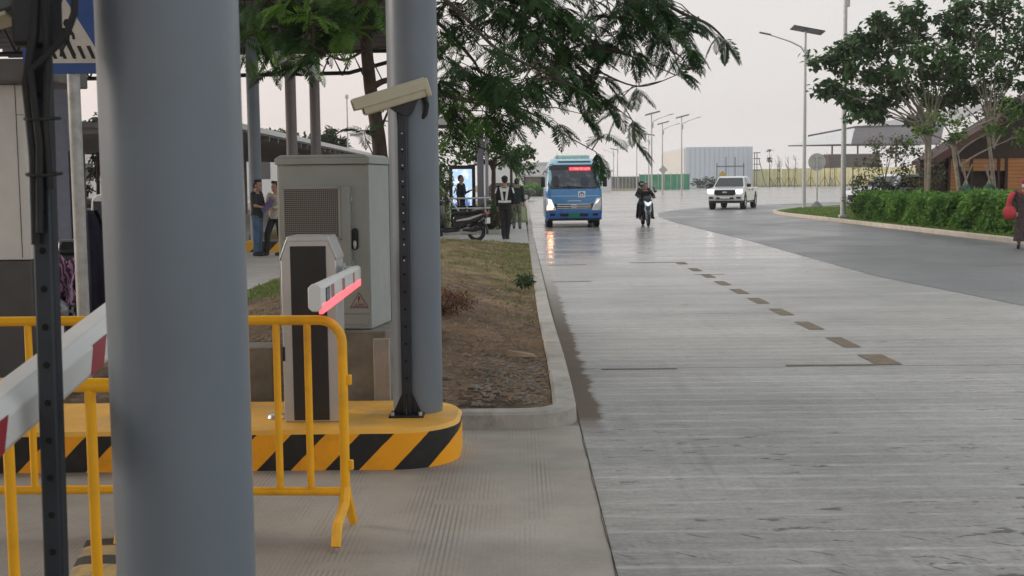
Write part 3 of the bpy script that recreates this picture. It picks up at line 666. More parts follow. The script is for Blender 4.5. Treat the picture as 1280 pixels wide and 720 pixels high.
# silver rivets shown instead of holes on the upper half
for k_ in range(9):
    mb = MB(); mb.cyl(V(-.0, -.0305, .9+.09*k_), V(0, -.0285, .9+.09*k_), .005, 8); mb.build('rivet', M['silver'], mast2)
def cctv(p, yaw, tilt, label, sc=1):
    cam_ = thing('surveillance_camera', label, 'security camera', p); cam_.rotation_euler = (0, tilt, yaw); cam_.scale = (sc,)*3
    # local +X forwards
    mb = MB(); mb.prism([(-.045, -.04), (.045, -.04), (.05, -.02), (.05, .035), (-.05, .035), (-.05, -.02)], -.17, .15, 'x'); mb.build('housing', M['beige'], cam_, bevel=.006)
    mb = MB(); t_ = MB()
    pr = [(-.058, -.004), (-.053, -.004), (-.053, .036), (-.04, .05), (.04, .05), (.053, .036), (.053, -.004), (.058, -.004), (.058, .038), (.043, .056), (-.043, .056), (-.058, .038)]
    t_.rings([[V(-.185, a, b) for a, b in pr], [V(.16, a, b) for a, b in pr], [V(.16+(.035), a, max(b, .0)) for a, b in pr]]); t_.build('sun_shield', M['beige'], cam_, bevel=.003)
    mb = MB(); mb.prism([(-.05, -.044), (.05, -.044), (.056, .05), (-.056, .05)], -.2, -.17, 'x'); mb.build('rear_cap', M['beige'], cam_, bevel=.008)
    mb = MB(); mb.prism([(-.035, -.032), (.035, -.032), (.035, .028), (-.035, .028)], .148, .156, 'x'); mb.build('window', M['glassdark'], cam_, bevel=.004)
    mb = MB(); mb.prism([(-.13, -.04), (.02, -.04), (-.03, -.1), (-.075, -.1)], -.03, .03, 'y'); mb.build('bracket', M['black'], cam_, bevel=.003)
    mb = MB(); mb.cyl(V(-.05, -.034, -.065), V(-.05, -.03, -.065), .008, 10); mb.build('bolt', M['silver'], cam_)
    mb = MB(); mb.tube([V(-.165, 0, -.04), V(-.165, 0, -.08), V(-.145, -.01, -.12), V(-.11, -.03, -.145), V(-.07, -.035, -.15), V(-.035, -.035, -.165)], .013, 10); mb.build('cable', M['rubber'], cam_, smooth=True)
    return cam_
pc = at(489, 124, 6.84)
cctv(pc+V(.0, 0, 0), R(180+12), R(17), 'beige surveillance camera tilted down on the black mast on the island', 1.12)

# near mast and its camera (upper left)
pn = at(50, 430, 1.98)
mastn = thing('camera_mast', 'near black perforated square mast at the left edge with cables strapped to its top', 'camera mast', (pn.x, pn.y, 0), 0, 'black perforated camera masts')
w_ = .033
mastn.rotation_euler = (0, .012, 0)
mb = MB(); mb.box(-w_/2, w_/2, -w_/2, w_/2, 0, 1.86); mb.build('mast', M['mast'], mastn, bevel=.005)
for k_ in range(26):
    z_ = .12+.0633*k_
    mb = MB(); mb.cyl(V(.001, -w_/2-.0006, z_), V(.001, -w_/2+.001, z_), .0058, 18); mb.build('hole', M['hole'], mastn)
for pts_, r_ in (([V(-.015, -.027, 1.46), V(-.013, -.03, 1.6), V(-.02, -.032, 1.72), V(-.005, -.034, 1.8), V(.0, -.03, 1.88)], .009),
                 ([V(.012, -.028, 1.55), V(.008, -.03, 1.66), V(.015, -.03, 1.74), V(.012, -.03, 1.86)], .007),
                 ([V(-.005, -.035, 1.48), V(.0, -.036, 1.62), V(-.01, -.038, 1.74), V(.03, -.04, 1.775), V(.052, -.04, 1.80), V(.064, -.04, 1.83), V(.068, -.04, 1.89)], .0075)):
    mb = MB(); mb.tube([q_+V(.009, 0, 0) for q_ in pts_], r_*.8, 10); mb.build('cable', M['rubber'], mastn, smooth=True)
for z_ in (1.575, 1.665):
    mb = MB(); mb.tube([V(math.cos(a)*.026+.004, math.sin(a)*.034-.008, z_+math.sin(a)*.003) for a in [i*math.pi/8 for i in range(17)]], .0025, 6); mb.build('strap', M['rubber'], mastn)
mb = MB(); mb.box(-.035, .03, -.03, .03, 1.78, 1.92); mb.build('bracket', M['black'], mastn, bevel=.008)
cn = thing('surveillance_camera', 'dark underside of a surveillance camera on the near mast, top left corner', 'security camera', at(-42, 2, 2.02)); cn.rotation_euler = (0, R(-17), R(14))
mb = MB(); mb.prism([(-.05, -.04), (.05, -.04), (.05, .04), (-.05, .04)], -.16, .09, 'x'); mb.build('housing', mat('weathered grey green housing', (.10, .115, .115), .5, var=.3, dirt=((.2, .2, .18), .5)), cn, bevel=.006)
mb = MB(); mb.prism([(-.06, -.048), (.06, -.048), (.06, -.04), (-.06, -.04)], -.2, .06, 'x'); mb.build('lower_lip', M['beige'], cn, bevel=.002)
mb = MB(); mb.ell((.07, -.055, .01), (.012, .008, .012)); mb.ell((.03, -.055, .02), (.01, .006, .01)); mb.build('bolt', M['silver'], cn, smooth=True)

# ---- blue crossing sign on a galvanised post
ps_ = at(84, 42, 8.6)
sg = thing('crossing_sign', 'blue square pedestrian crossing sign on a galvanised post', 'road sign', (at(103, 395, 8.6).x, 8.62, 0))
sg.rotation_euler = (0, 0, R(4))
top = ps_-Vector(sg.location)
top.y = 0
mb = MB(); mb.tube([V(0, .0, .0), V(0, 0, top.z+.25)], .044, 20); mb.build('post', M['galv'], sg, smooth=True)
a_ = .305
mb = MB(); mb.prism(rrect(top.x-a_, top.x+a_, top.z-a_+.02, top.z+a_+.02, .03, 5), -.052, -.046, 'y'); pl_ = mb.build('plate', M['signblue'], sg)
cx_, cz_ = top.x, top.z-.21
mb = MB(); mb.add([V(cx_-.262, -.0535, cz_), V(cx_+.262, -.0535, cz_), V(cx_, -.0535, cz_+.455)], [(0, 1, 2)]); mb.build('white_triangle', M['signwhite'], pl_)
mb = MB()
def sp_(pts): mb.add([V(cx_+x, -.055, cz_+z) for x, z in pts], [tuple(range(len(pts)))])
for i in range(6): x = -.185+i*.066; sp_([(x+.03, .03), (x+.055, .03), (x+.02, .12), (x-.008, .12)])
mb.add([V(cx_+.012+.027*math.cos(a*.3927), -.056, cz_+.278+.03*math.sin(a*.3927)) for a in range(16)], [tuple(range(16))])
def limb(p, q, w1, w2=None):
    w2 = w2 or w1; p, q = Vector(p), Vector(q); d = (q-p).normalized(); n_ = Vector((-d.y, d.x))
    mb.add([V(cx_+a.x, -.056, cz_+a.y) for a in (p+n_*w1, p-n_*w1, q-n_*w2, q+n_*w2)], [(0, 1, 2, 3)])
limb((.005, .245), (.0, .15), .028, .022); limb((-.005, .155), (-.03, .1), .018, .014); limb((-.03, .1), (-.04, .045), .013, .01)
limb((.005, .155), (.03, .1), .018, .014); limb((.03, .1), (.058, .05), .013, .01)
limb((-.012, .235), (-.045, .19), .012); limb((-.045, .192), (-.075, .182), .01); limb((.022, .235), (.05, .195), .012); limb((.05, .197), (.055, .165), .01)
mb.build('pictogram', M['black'], pl_, fix=False)

# ---- white booth
bt = thing('white_booth', 'white panelled booth with a dark base and flat grey roof at the left edge', 'booth', (0, 0, 0))
bx = at(37, 300, 9.3).x
mb = MB(); mb.box(bx-1.6, bx, 9.3, 9.7, .0, 1.0); mb.build('base', M['boothgrey'], bt, bevel=.01)
mb = MB(); mb.box(bx-1.6, bx+.006, 9.294, 9.7, 1.005, 2.353); mb.build('panel', M['white'], bt, bevel=.006)
mb = MB(); mb.box(bx-.06, bx-.055, 9.29, 9.2935, 1.02, 2.35); mb.box(bx-.055, bx+.004, 9.29, 9.2935, 2.12, 2.124); mb.build('seam', M['boothgrey'], bt)
mb = MB(); mb.box(bx+.008, bx+.03, 9.36, 9.68, 0, 2.353); mb.build('corner_trim', M['galv'], bt, bevel=.01)
rx_ = at(60, 100, 9.0).x
mb = MB(); mb.box(rx_-3, rx_, 9.0, 9.83, 2.355, 2.52); mb.build('roof', M['slab'], bt, bevel=.01)

# ---- payment terminal with a jacket, scooter bits behind the sign post
ptx = at(115, 300, 10.4).x
pt = thing('payment_terminal', 'white self service terminal with a dark screen, half hidden behind the nearest column', 'terminal', (ptx, 10.4, 0))
mb = MB(); mb.prism([(0, 0), (.42, 0), (.42, 1.38), (.39, 1.47), (.32, 1.5), (.06, 1.5), (.01, 1.46), (0, 1.38)], 0, .3, 'y'); mb.build('housing', M['white'], pt, bevel=.012)
mb = MB(); mb.box(.025, .27, -.004, 0, .85, 1.44); mb.build('screen', M['glassdark'], pt)
mb = MB()
def jk(u, v):
    z = 1.36-1.0*v; w = .03+.30*v**.7; x = .06+(u-.5)*w*1.25+.09*v; f = math.sin(u*17+v*3)*.025*v
    return V(x-.05, -.05-.04*math.sin(math.pi*u)-f, z-.05*abs(u-.5)*v)
mb.grid(jk, 24, 26); jo = mb.build('jacket', M['navy'], None, smooth=True, solid=.01); jo.location = (ptx, 10.4, 0)
tag(jo, 'dark navy jacket hanging from the front of the white terminal', 'jacket')

# ================================================================== PEOPLE
SKIN = mat('skin', (.38, .22, .15), .55, var=.1, scale=20); HAIR = mat('black hair', (.012, .01, .009), .6, var=.3)
LIPS = mat('lips', (.25, .09, .075), .5); EYE = mat('dark eye', (.01, .008, .007), .25)
def remesh(mb, vox, sm=4):
    me = bpy.data.meshes.new('t'); me.from_pydata([tuple(p) for p in mb.v], [], mb.f)
    bm = bmesh.new(); bm.from_mesh(me); bmesh.ops.recalc_face_normals(bm, faces=bm.faces); bm.to_mesh(me); bm.free()
    o = bpy.data.objects.new('t', me); COL.objects.link(o)
    q = o.modifiers.new('r', 'REMESH'); q.mode = 'VOXEL'; q.voxel_size = vox; q.use_smooth_shade = True
    w = o.modifiers.new('s', 'SMOOTH'); w.factor = .5; w.iterations = sm
    dg = bpy.context.evaluated_depsgraph_get(); dg.update(); r = bpy.data.meshes.new_from_object(o.evaluated_get(dg))
    bpy.data.objects.remove(o); return r
def link_mesh(name, me, m, parent, sharp=False):
    me.materials.clear(); me.materials.append(m); o = bpy.data.objects.new(name, me); COL.objects.link(o); o.parent = parent; return o
STAND = dict(pel=(0, 0, .93), wai=(0, .0, 1.06), che=(0, 0, 1.26), nek=(0, .01, 1.43), hed=(0, -.01, 1.575),
             shL=(.175, .0, 1.385), elL=(.22, .02, 1.12), wrL=(.235, -.03, .87), shR=(-.175, 0, 1.385), elR=(-.22, .02, 1.12), wrR=(-.235, -.03, .87),
             hiL=(.085, 0, .90), knL=(.095, -.01, .49), anL=(.10, .02, .085), toL=(.115, -.15, .03),
             hiR=(-.085, 0, .90), knR=(-.095, -.01, .49), anR=(-.10, .02, .085), toR=(-.115, -.15, .03), fcL=None, fcR=None)
def person(label, loc, rz, pose={}, H=1.7, top=None, bottom=None, shoes=None, sleeve=.5, skirt=None, vox=.011, look=0, hair='short', smile=False, build=1, helmet=None, cat='person', group=None, vest=None):
    J = dict(STAND); J.update(pose); J = {k: (Vector(v) if v is not None else None) for k, v in J.items()}
    root = thing('person', label, cat, loc, rz, group); root.scale = (H/1.7,)*3
    mb = MB(); b = build
    def chain(m_, ks, rs, seg=12): m_.tube([J[k] if isinstance(k, str) else Vector(k) for k in ks], rs, seg); [m_.ell(J[k] if isinstance(k, str) else k, (r,)*3, 10, 8) for k, r in zip(ks, rs)]
    def torso(m_, g, lo=0, hi=5):
        pe, wa, ch, ne = J['pel'], J['wai'], J['che'], J['nek']
        secs = [(pe-V(0, 0, .09), .145, .105), (pe, .165*b, .115*b), (wa, .14*b, .10*b), (ch, .165*b, .115*b), (lerp(ch, ne, .55), .185*b, .10), (lerp(ch, ne, .8), .13, .075), (ne, .055, .055)]
        m_.rings([[c+V((rx+g)*math.cos(t), (ry+g)*math.sin(t), 0) for t in [2*math.pi*j/20 for j in range(20)]] for c, rx, ry in secs[lo:hi+2]])
    torso(mb, 0)
    hd, ne = J['hed'], J['nek']; Lk = Matrix.Translation(hd) @ Matrix.Rotation(look, 4, 'Z')
    chain(mb, ['nek', hd-V(0, -.005, .06)], [.055, .055])
    mb.ell((0, .01, .025), (.075, .092, .105), 16, 12, Lk); mb.ell((0, -.025, -.05), (.056, .06, .062), 14, 10, Lk)   # skull, jaw
    mb.rings([[Lk @ V(-.009, -.083, .018), Lk @ V(.009, -.083, .018), Lk @ V(.004, -.07, .03), Lk @ V(-.004, -.07, .03)], [Lk @ V(-.019, -.078, -.022), Lk @ V(.019, -.078, -.022), Lk @ V(.008, -.112, -.018), Lk @ V(-.008, -.112, -.018)]])
    for s_ in (-1, 1): mb.ell((s_*.077, .012, .0), (.012, .02, .032), 8, 6, Lk)
    for s_ in 'LR':
        chain(mb, ['sh'+s_, 'el'+s_, 'wr'+s_], [.055*b, .042, .028]); chain(mb, ['hi'+s_, 'kn'+s_, 'an'+s_], [.088*b, .056, .038])
        an, to = J['an'+s_], J['to'+s_]; mb.tube([an+V(0, .04, -.04), an+V(0, -.01, -.03), to], [.04, .042, .032], 10)
        w, e = J['wr'+s_], J['el'+s_]; d = (w-e).normalized()
        if J['fc'+s_] is not None: d = J['fc'+s_].normalized()
        sd_ = d.cross(V(0, 1, .2)).normalized(); nn = sd_.cross(d)
        mb.tube([w, w+d*.05, w+d*.09], [.026, .036, .033], 10, flat=.6)
        for q, (of, L) in enumerate(((-.028, .065), (-.0095, .075), (.0095, .07), (.028, .055))):
            p0 = w+d*.085+sd_*of; mb.tube([p0, p0+d*L*.5+nn*.008, p0+d*L*.85+nn*.03], [.0095, .009, .007], 7)
        t0 = w+d*.03+sd_*(-.028 if s_ == 'L' else .028); mb.tube([t0, t0+d*.035+sd_*(-.02 if s_ == 'L' else .02)+nn*.01, t0+d*.065+nn*.025+sd_*(-.018 if s_ == 'L' else .018)], [.012, .011, .008], 7)
    link_mesh('body', remesh(mb, vox*.8, 3), SKIN, root)
    for s_ in (-1, 1):
        e_ = MB(); e_.ell((s_*.03, -.077, .012), (.011, .006, .006), 8, 6, Lk); e_.build('eye', EYE, root)
        e_ = MB(); e_.box(s_*.03-.016, s_*.03+.016, -.086, -.078, .03, .036, Lk); e_.build('eyebrow', HAIR, root)
    e_ = MB(); e_.ell((0, -.083, -.055), (.026, .01, .008 if not smile else .011), 10, 6, Lk); e_.build('mouth', LIPS if not smile else mat('smiling teeth', (.5, .42, .38), .4), root)
    if hair:
        h_ = MB(); h_.ell((0, .022, .045), (.084, .098, .098), 16, 12, Lk); h_.ell((0, .055, .0), (.07, .06, .07), 14, 10, Lk)
        if hair == 'quiff': h_.ell((0, -.045, .11), (.06, .05, .04), 12, 8, Lk)
        if hair == 'long': h_.tube([Lk @ V(0, .07, .02), Lk @ V(0, .09, -.1), Lk @ V(0, .085, -.2)], [.07, .075, .05], 12)
        me = remesh(h_, .012, 2); ho_ = link_mesh('hair', me, HAIR, root)
        # keep the face clear
        bm = bmesh.new(); bm.from_mesh(me); inv = Lk.inverted()
        for v in list(bm.verts):
            p = inv @ v.co
            if p.y < -.02 and p.z < .08: bm.verts.remove(v)
        bm.to_mesh(me); bm.free()
    if top:
        t_ = MB(); torso(t_, .018, 0, 4); t_.rings([[J['pel']+V(.17*math.cos(a)*b, .128*math.sin(a)*b, -.08) for a in [i*math.pi/10 for i in range(20)]], [J['wai']+V(.155*b*math.cos(a), .12*b*math.sin(a), 0) for a in [i*math.pi/10 for i in range(20)]]])
        for s_ in 'LR':
            sh, el, wr = J['sh'+s_], J['el'+s_], J['wr'+s_]
            if sleeve <= 1: e2 = lerp(sh, el, sleeve+.0); chain(t_, ['sh'+s_, tuple(e2)], [.068*b, .056])
            else: chain(t_, ['sh'+s_, 'el'+s_, tuple(lerp(el, wr, sleeve-1))], [.068*b, .054, .042])
        link_mesh('shirt', remesh(t_, vox, 3), top, root)
    if bottom:
        t_ = MB(); pe = J['pel']; t_.rings([[pe+V((.158+g)*b*math.cos(a), (.118)*b*math.sin(a), z) for a in [i*math.pi/10 for i in range(20)]] for g, z in ((.0, -.12), (.01, -.03), (0, .05), (-.01, .09))])
        for s_ in 'LR': chain(t_, ['hi'+s_, 'kn'+s_, tuple(lerp(J['an'+s_], J['kn'+s_], .02))], [.098*b, .072, .058])
        link_mesh('trousers', remesh(t_, vox, 3), bottom, root)
    if skirt:
        t_ = MB(); pe = J['pel']; secs = []
        for z, rx, ry in ((.14, .15, .12), (0, .18, .14), (-.3, .2, .17), (-.55, .215, .185), (-.74, .225, .19)):
            secs.append([pe+V(rx*(1+.04*math.sin(a*7+z*4))*math.cos(a), ry*(1+.04*math.sin(a*7+z*4))*math.sin(a), z) for a in [i*math.pi/18 for i in range(36)]])
        t_.rings(secs); t_.build('skirt', skirt, root, smooth=True)
    if shoes:
        for s_ in 'LR':
            t_ = MB(); an, to = J['an'+s_], J['to'+s_]; dd_ = (to-an); dd_.z = 0; dd_ = dd_.normalized() if dd_.length > .01 else V(0, -1, 0)
            t_.tube([an-dd_*.055+V(0, 0, -.045), an+V(0, 0, -.035), lerp(an, to, .55)+V(0, 0, -.012), to+dd_*.03+V(0, 0, .0)], [.042, .048, .046, .034], 12)
            t_.ell(an+V(0, 0, -.02), (.046, .05, .04))
            link_mesh('shoe', remesh(t_, .012, 2), shoes, root)
    return root, J, Lk
BLK = mat('black cloth', (.016, .016, .018), .9, var=.3); JEAN = mat('blue jeans', (.07, .125, .21), .85, var=.3, scale=8, bump=.2)
LIGHTSH = mat('light patterned shirt', (.50, .46, .40), .85, var=.2, scale=30); DKTR = mat('dark trousers', (.02, .02, .024), .85, var=.2)
SHOE = mat('dark shoe leather', (.022, .02, .02), .5)
TEE = mat('charcoal tee', (.028, .03, .034), .9, var=.2)

p1, J, _ = person('man in a charcoal tee and blue jeans holding a folder, half behind the nearest column', (-5.93, 27.0, 0), R(78), dict(elL=(.22, -.06, 1.14), wrL=(.14, -.27, 1.2), elR=(-.2, -.05, 1.13), wrR=(-.05, -.26, 1.06), hed=(0, -.03, 1.575)), 1.70, TEE, JEAN, SHOE, .75, look=R(0), hair='quiff', smile=True)
fo = MB(); fo.box(-.17, .17, -.012, .012, -.055, .055); o = fo.build('folder', mat('purple blue folder', (.12, .10, .26), .5), bevel=.004); o.location = (-5.66, 26.85, 1.12); o.rotation_euler = (R(15), R(-52), R(10)); tag(o, 'purple blue folder held by the man in the charcoal tee', 'folder')
person('man in a light shirt and black trousers, smiling, beside the cabinet edge', (-5.55, 27.2, 0), R(-30), dict(elL=(.23, -.03, 1.14), wrL=(.08, -.24, 1.1), elR=(-.25, -.02, 1.14), wrR=(-.06, -.25, 1.12), knR=(-.13, -.16, .5), anR=(-.16, -.17, .085), toR=(-.19, -.34, .03), knL=(.1, .02, .49), anL=(.1, .12, .085)), 1.66, LIGHTSH, DKTR, SHOE, 1.75, look=R(-15), hair='quiff', smile=True)
pg_, J, _ = person('security guard seen from behind in black with a white reflective harness', (-.42, 31.95, .085), R(176), dict(elL=(.2, -.02, 1.12), wrL=(.2, -.1, .88), elR=(-.25, .03, 1.13), wrR=(-.2, -.13, .93), knL=(.06, -.02, .49), anL=(.035, .05, .085), toL=(.05, -.12, .03), anR=(-.05, -.03, .085), toR=(-.07, -.2, .03)), 1.68, BLK, DKTR, SHOE, 1.85, look=R(12))
WH = mat('white reflective tape', (.72, .76, .72), .5, emit=None)
cap_ = MB(); cap_.ell((0, .015, 1.64), (.092, .105, .06), 16, 8); cap_.ell((0, -.1, 1.615), (.07, .07, .012), 12, 6); cap_.build('cap', BLK, pg_, smooth=True)
hv = MB()
def strap(pts, w=.03):
    for (a, b) in zip(pts, pts[1:]):
        a, b = Vector(a), Vector(b); d = (b-a).normalized(); s_ = d.cross(V(0, 1, 0)).normalized()*w
        hv.rings([[a-s_, a+s_, a+s_+V(0, .012, 0), a-s_+V(0, .012, 0)], [b-s_, b+s_, b+s_+V(0, .012, 0), b-s_+V(0, .012, 0)]])
strap([(-.1, .135, 1.40), (-.075, .146, 1.26), (-.045, .148, 1.05)]); strap([(.1, .135, 1.40), (.075, .146, 1.26), (.045, .148, 1.05)])
strap([(-.11, .142, 1.33), (.11, .142, 1.33)], .045); strap([(-.165, .125, 1.02), (0, .15, 1.01), (.165, .125, 1.02)], .028)
hv.rings([[V(.17*math.cos(a), .137*math.sin(a), .992) for a in [i*math.pi/12 for i in range(24)]], [V(.17*math.cos(a), .137*math.sin(a), 1.045) for a in [i*math.pi/12 for i in range(24)]]])
hv.build('reflective_harness', WH, pg_)
sv = MB()
for sx1 in (-1, 1): sv.rings([[V(sx1*(.19), .04, 1.40), V(sx1*.225, .02, 1.38), V(sx1*.26, .02, 1.24), V(sx1*.232, .05, 1.24)], [V(sx1*.19, .068, 1.40), V(sx1*.235, .05, 1.37), V(sx1*.268, .055, 1.24), V(sx1*.236, .085, 1.24)]])
sv.build('sleeve_stripe', WH, pg_)
person('person in a dark green jacket standing behind the security guard', (-.13, 39.5, .085), R(175), dict(knL=(.08, 0, .49)), 1.64, mat('dark green jacket', (.025, .04, .038), .9, var=.3), mat('grey camouflage trousers', (.20, .20, .175), .9, var=.6, scale=14), SHOE, 1.8)
person('dark silhouetted person standing before the glowing advertising screen', (-1.86, 37.6, .16), R(70), dict(elL=(.21, -.05, 1.14), wrL=(.15, -.28, 1.22)), 1.68, BLK, DKTR, SHOE, 1.6)

# woman at the right edge
DRESS = mat('dark patterned dress', (.085, .062, .065), .9, var=.75, scale=24); REDC = mat('red scarf cloth', (.32, .05, .06), .85, var=.3)
wo, J, Lk = person('woman in a long dark dress, red hat and white mask, at the right edge', (11.08, 26.55, .0), R(-22), dict(elR=(-.27, .0, 1.14), wrR=(-.2, -.1, .92), elL=(.24, 0, 1.13), wrL=(.24, -.14, .93), knL=(.1, -.12, .5), anL=(.1, -.16, .085), toL=(.11, -.32, .04), anR=(-.1, .12, .1), toR=(-.11, -.03, .03)), 1.53, DRESS, None, SHOE, 1.8, skirt=DRESS, hair='short', build=1.1)
ht = MB(); ht.ell((0, .012, .085), (.098, .108, .07), 18, 8, Lk); ht.ell((0, 0, .062), (.135, .15, .012), 20, 6, Lk); ht.build('hat', mat('red and white hat', (.38, .07, .08), .8, var=.4, scale=10), wo, smooth=True)
ht = MB(); ht.ell((0, -.045, -.035), (.066, .062, .055), 14, 8, Lk); ht.build('face_mask', M['white'], wo, smooth=True)
ht = MB(); ht.tube([V(-.13, -.03, 1.4), V(-.07, -.1, 1.38), V(0, -.13, 1.33), V(.07, -.1, 1.38), V(.13, -.03, 1.4), V(0, .08, 1.43), V(-.13, -.03, 1.4)], [.035]*7, 8); ht.build('scarf', REDC, wo, smooth=True)
bg_ = MB(); bg_.ell((0, 0, 0), (.15, .10, .16), 16, 12); bg_.tube([V(-.03, 0, .12), V(.0, 0, .3), V(.07, .02, .42), V(.12, .05, .44)], [.05, .06, .06, .03], 10)
me = remesh(bg_, .014, 3); o = link_mesh('handbag', me, mat('red bag cloth', (.50, .045, .06), .7, var=.2), None); o.location = (10.74, 26.5, .80); tag(o, 'red cloth bag hanging from the arm of the woman at the right edge', 'bag')

# ================================================================== SCOOTERS
def wheel(mb_t, mb_r, c, r, w, axis='x'):
    c = Vector(c); a = V(1, 0, 0)
    ring = []
    for i in range(29):
        t = 2*math.pi*i/28; d = V(0, math.cos(t), math.sin(t)); ring.append(c+d*(r-w*.42))
    mb_t.tube(ring, w*.45, 10, cap=False); mb_r.cyl(c-a*w*.25, c+a*w*.25, r*.22, 16)
    for i in range(5):
        t = 2*math.pi*i/5; d = V(0, math.cos(t), math.sin(t)); mb_r.tube([c+d*.02, c+d*(r-w*.7)], [.022, .014], 6)
    rr = []
    for i in range(29):
        t = 2*math.pi*i/28; rr.append(c+V(0, math.cos(t), math.sin(t))*(r-w*.8))
    mb_r.tube(rr, w*.16, 6, cap=False)
def scooter(label, loc, rz, bodym, accent, head=False, steer=0):
    root = thing('scooter', label, 'scooter', loc, rz, None)
    for y in (-.62, .62):
        t_, r_ = MB(), MB(); wheel(t_, r_, (0, y, .25), .25, .095 if y < 0 else .11); wo_ = t_.build('wheel', M['rubber'], root, smooth=True); r_.build('rim', M['silver'], wo_, smooth=True)
    mb = MB(); mb.prism([(-.55, .5), (-.47, .95), (-.36, .97), (-.30, .7), (-.28, .38), (-.36, .30), (-.45, .34)], -.16, .16, 'x'); fs_ = mb.build('front_shield', bodym, root, bevel=.045, seg=3)
    mb = MB(); mb.prism([(-.15, .90), (-.06, .80), (-.09, .60), (0, .5), (.09, .60), (.06, .80), (.15, .90), (.10, .70), (.13, .62), (.07, .40), (0, .36), (-.07, .40), (-.13, .62), (-.10, .70)], -.575, -.5, 'y'); mb.build('shield_panel', accent, fs_, bevel=.01)
    mb = MB(); mb.prism([(-.34, .27), (-.3, .36), (.1, .36), (.12, .25), (-.2, .22)], -.15, .15, 'x'); mb.build('floorboard', M['black'], root, bevel=.02)
    mb = MB(); mb.prism([(.02, .34), (.0, .6), (.06, .68), (.55, .72), (.86, .74), (.93, .68), (.72, .52), (.40, .44), (.25, .32)], -.15, .15, 'x'); mb.build('rear_body', bodym, root, bevel=.05, seg=3)
    for s_ in (-1, 1):
        mb = MB(); mb.prism([(.12, .52), (.5, .56), (.86, .69), (.84, .72), (.48, .62), (.14, .56)], s_*.148, s_*.165, 'x'); mb.build('side_stripe', accent, root, bevel=.004)
    mb = MB(); mb.prism([(.0, .72), (.1, .79), (.45, .78), (.8, .83), (.84, .78), (.5, .71), (.1, .70)], -.125, .125, 'x'); mb.build('seat', M['rubber'], root, bevel=.03, seg=3)
    mb = MB(); mb.prism([(.15, .2), (.62, .18), (.68, .3), (.4, .38), (.2, .36)], -.12, .06, 'x'); mb.build('engine', M['galv'], root, bevel=.02)
    mb = MB(); mb.tube([V(.13, .3, .3), V(.15, .6, .3), V(.16, .88, .36)], [.03, .05, .048], 12); mb.build('exhaust', M['black'], root, smooth=True)
    mb = MB(); mb.tube([V(-.07, -.6, .25), V(-.07, -.5, .6)], .02, 8); mb.tube([V(.07, -.6, .25), V(.07, -.5, .6)], .02, 8); mb.build('fork', M['silver'], root)
    mb = MB(); mb.tube([V(0, -.62+.3*math.cos(R(a)), .25+.29*math.sin(R(a))) for a in range(30, 160, 15)], .055, 8, flat=.5); mb.build('front_mudguard', bodym, root, smooth=True)
    mb = MB(); mb.tube([V(0, .62+.31*math.cos(R(a)), .25+.3*math.sin(R(a))) for a in range(-10, 80, 15)], .06, 8, flat=.4); mb.build('rear_mudguard', M['black'], root, smooth=True)
    mb = MB(); mb.prism([(-.50, .93), (-.42, 1.08), (-.30, 1.05), (-.32, .93)], -.13, .13, 'x'); hb = mb.build('handlebar_cover', bodym, root, bevel=.04, seg=3)
    mb = MB(); mb.tube([V(-.33, -.25, 1.02), V(-.16, -.36, 1.03), V(.16, -.36, 1.03), V(.33, -.25, 1.02)], [.018]*4, 8); mb.build('handlebar', M['black'], root, smooth=True)
    for s_ in (-1, 1):
        mb = MB(); mb.tube([V(s_*.2, -.35, 1.03), V(s_*.27, -.36, 1.2)], .008, 6); mb.ell((s_*.29, -.36, 1.23), (.06, .015, .04), 12, 6); mb.build('mirror', M['black'], root, smooth=True)
        mb = MB(); mb.box(s_*.16, s_*.26, -.28, -.24, 1.03, 1.05); mb.build('grip', M['rubber'], root)
    mb = MB(); mb.prism([(-.10, .80), (-.03, .72), (.03, .72), (.10, .80), (.12, .9), (.04, .84), (-.04, .84), (-.12, .9)], -.58, -.49, 'y'); mb.build('headlight', M['white'] if not head else mat('lamp glass', (.7, .75, .8), .2, emit=(.9, .95, 1), es=.6), root, bevel=.01)
    mb = MB(); mb.prism([(.86, .68), (.95, .70), (.93, .76), (.88, .77)], -.1, .1, 'x'); mb.build('tail_light', mat('red tail lens', (.3, .015, .015), .25), root, bevel=.01)
    mb = MB(); mb.cbox((0, .96, .54), (.20, .012, .15), Matrix.Rotation(R(0), 4, 'X')); mb.build('number_plate', M['white'], root)
    mb = MB(); mb.tube([V(.02, .78, .66), V(0, .95, .6), V(0, .955, .46)], [.03, .02, .015], 6); mb.build('plate_bracket', M['black'], root)
    mb = MB(); mb.tube([V(-.12, .55, .8), V(-.12, .85, .86), V(.12, .85, .86), V(.12, .55, .8)], .014, 8); mb.build('grab_rail', M['silver'], root, smooth=True)
    return root
BLKP = mat('glossy black plastic', (.014, .014, .016), .2, var=.1, spec=.6)
sc1 = scooter('black and silver scooter parked at the end of the bank, its tail towards the walkway', (-1.72, 31.1, .085), R(-112), BLKP, M['silver'])
sc2 = scooter('white and grey scooter parked just behind the wide column', (-2.95, 32.0, .085), R(-100), mat('grey plastic', (.3, .3, .3), .35), M['white'])
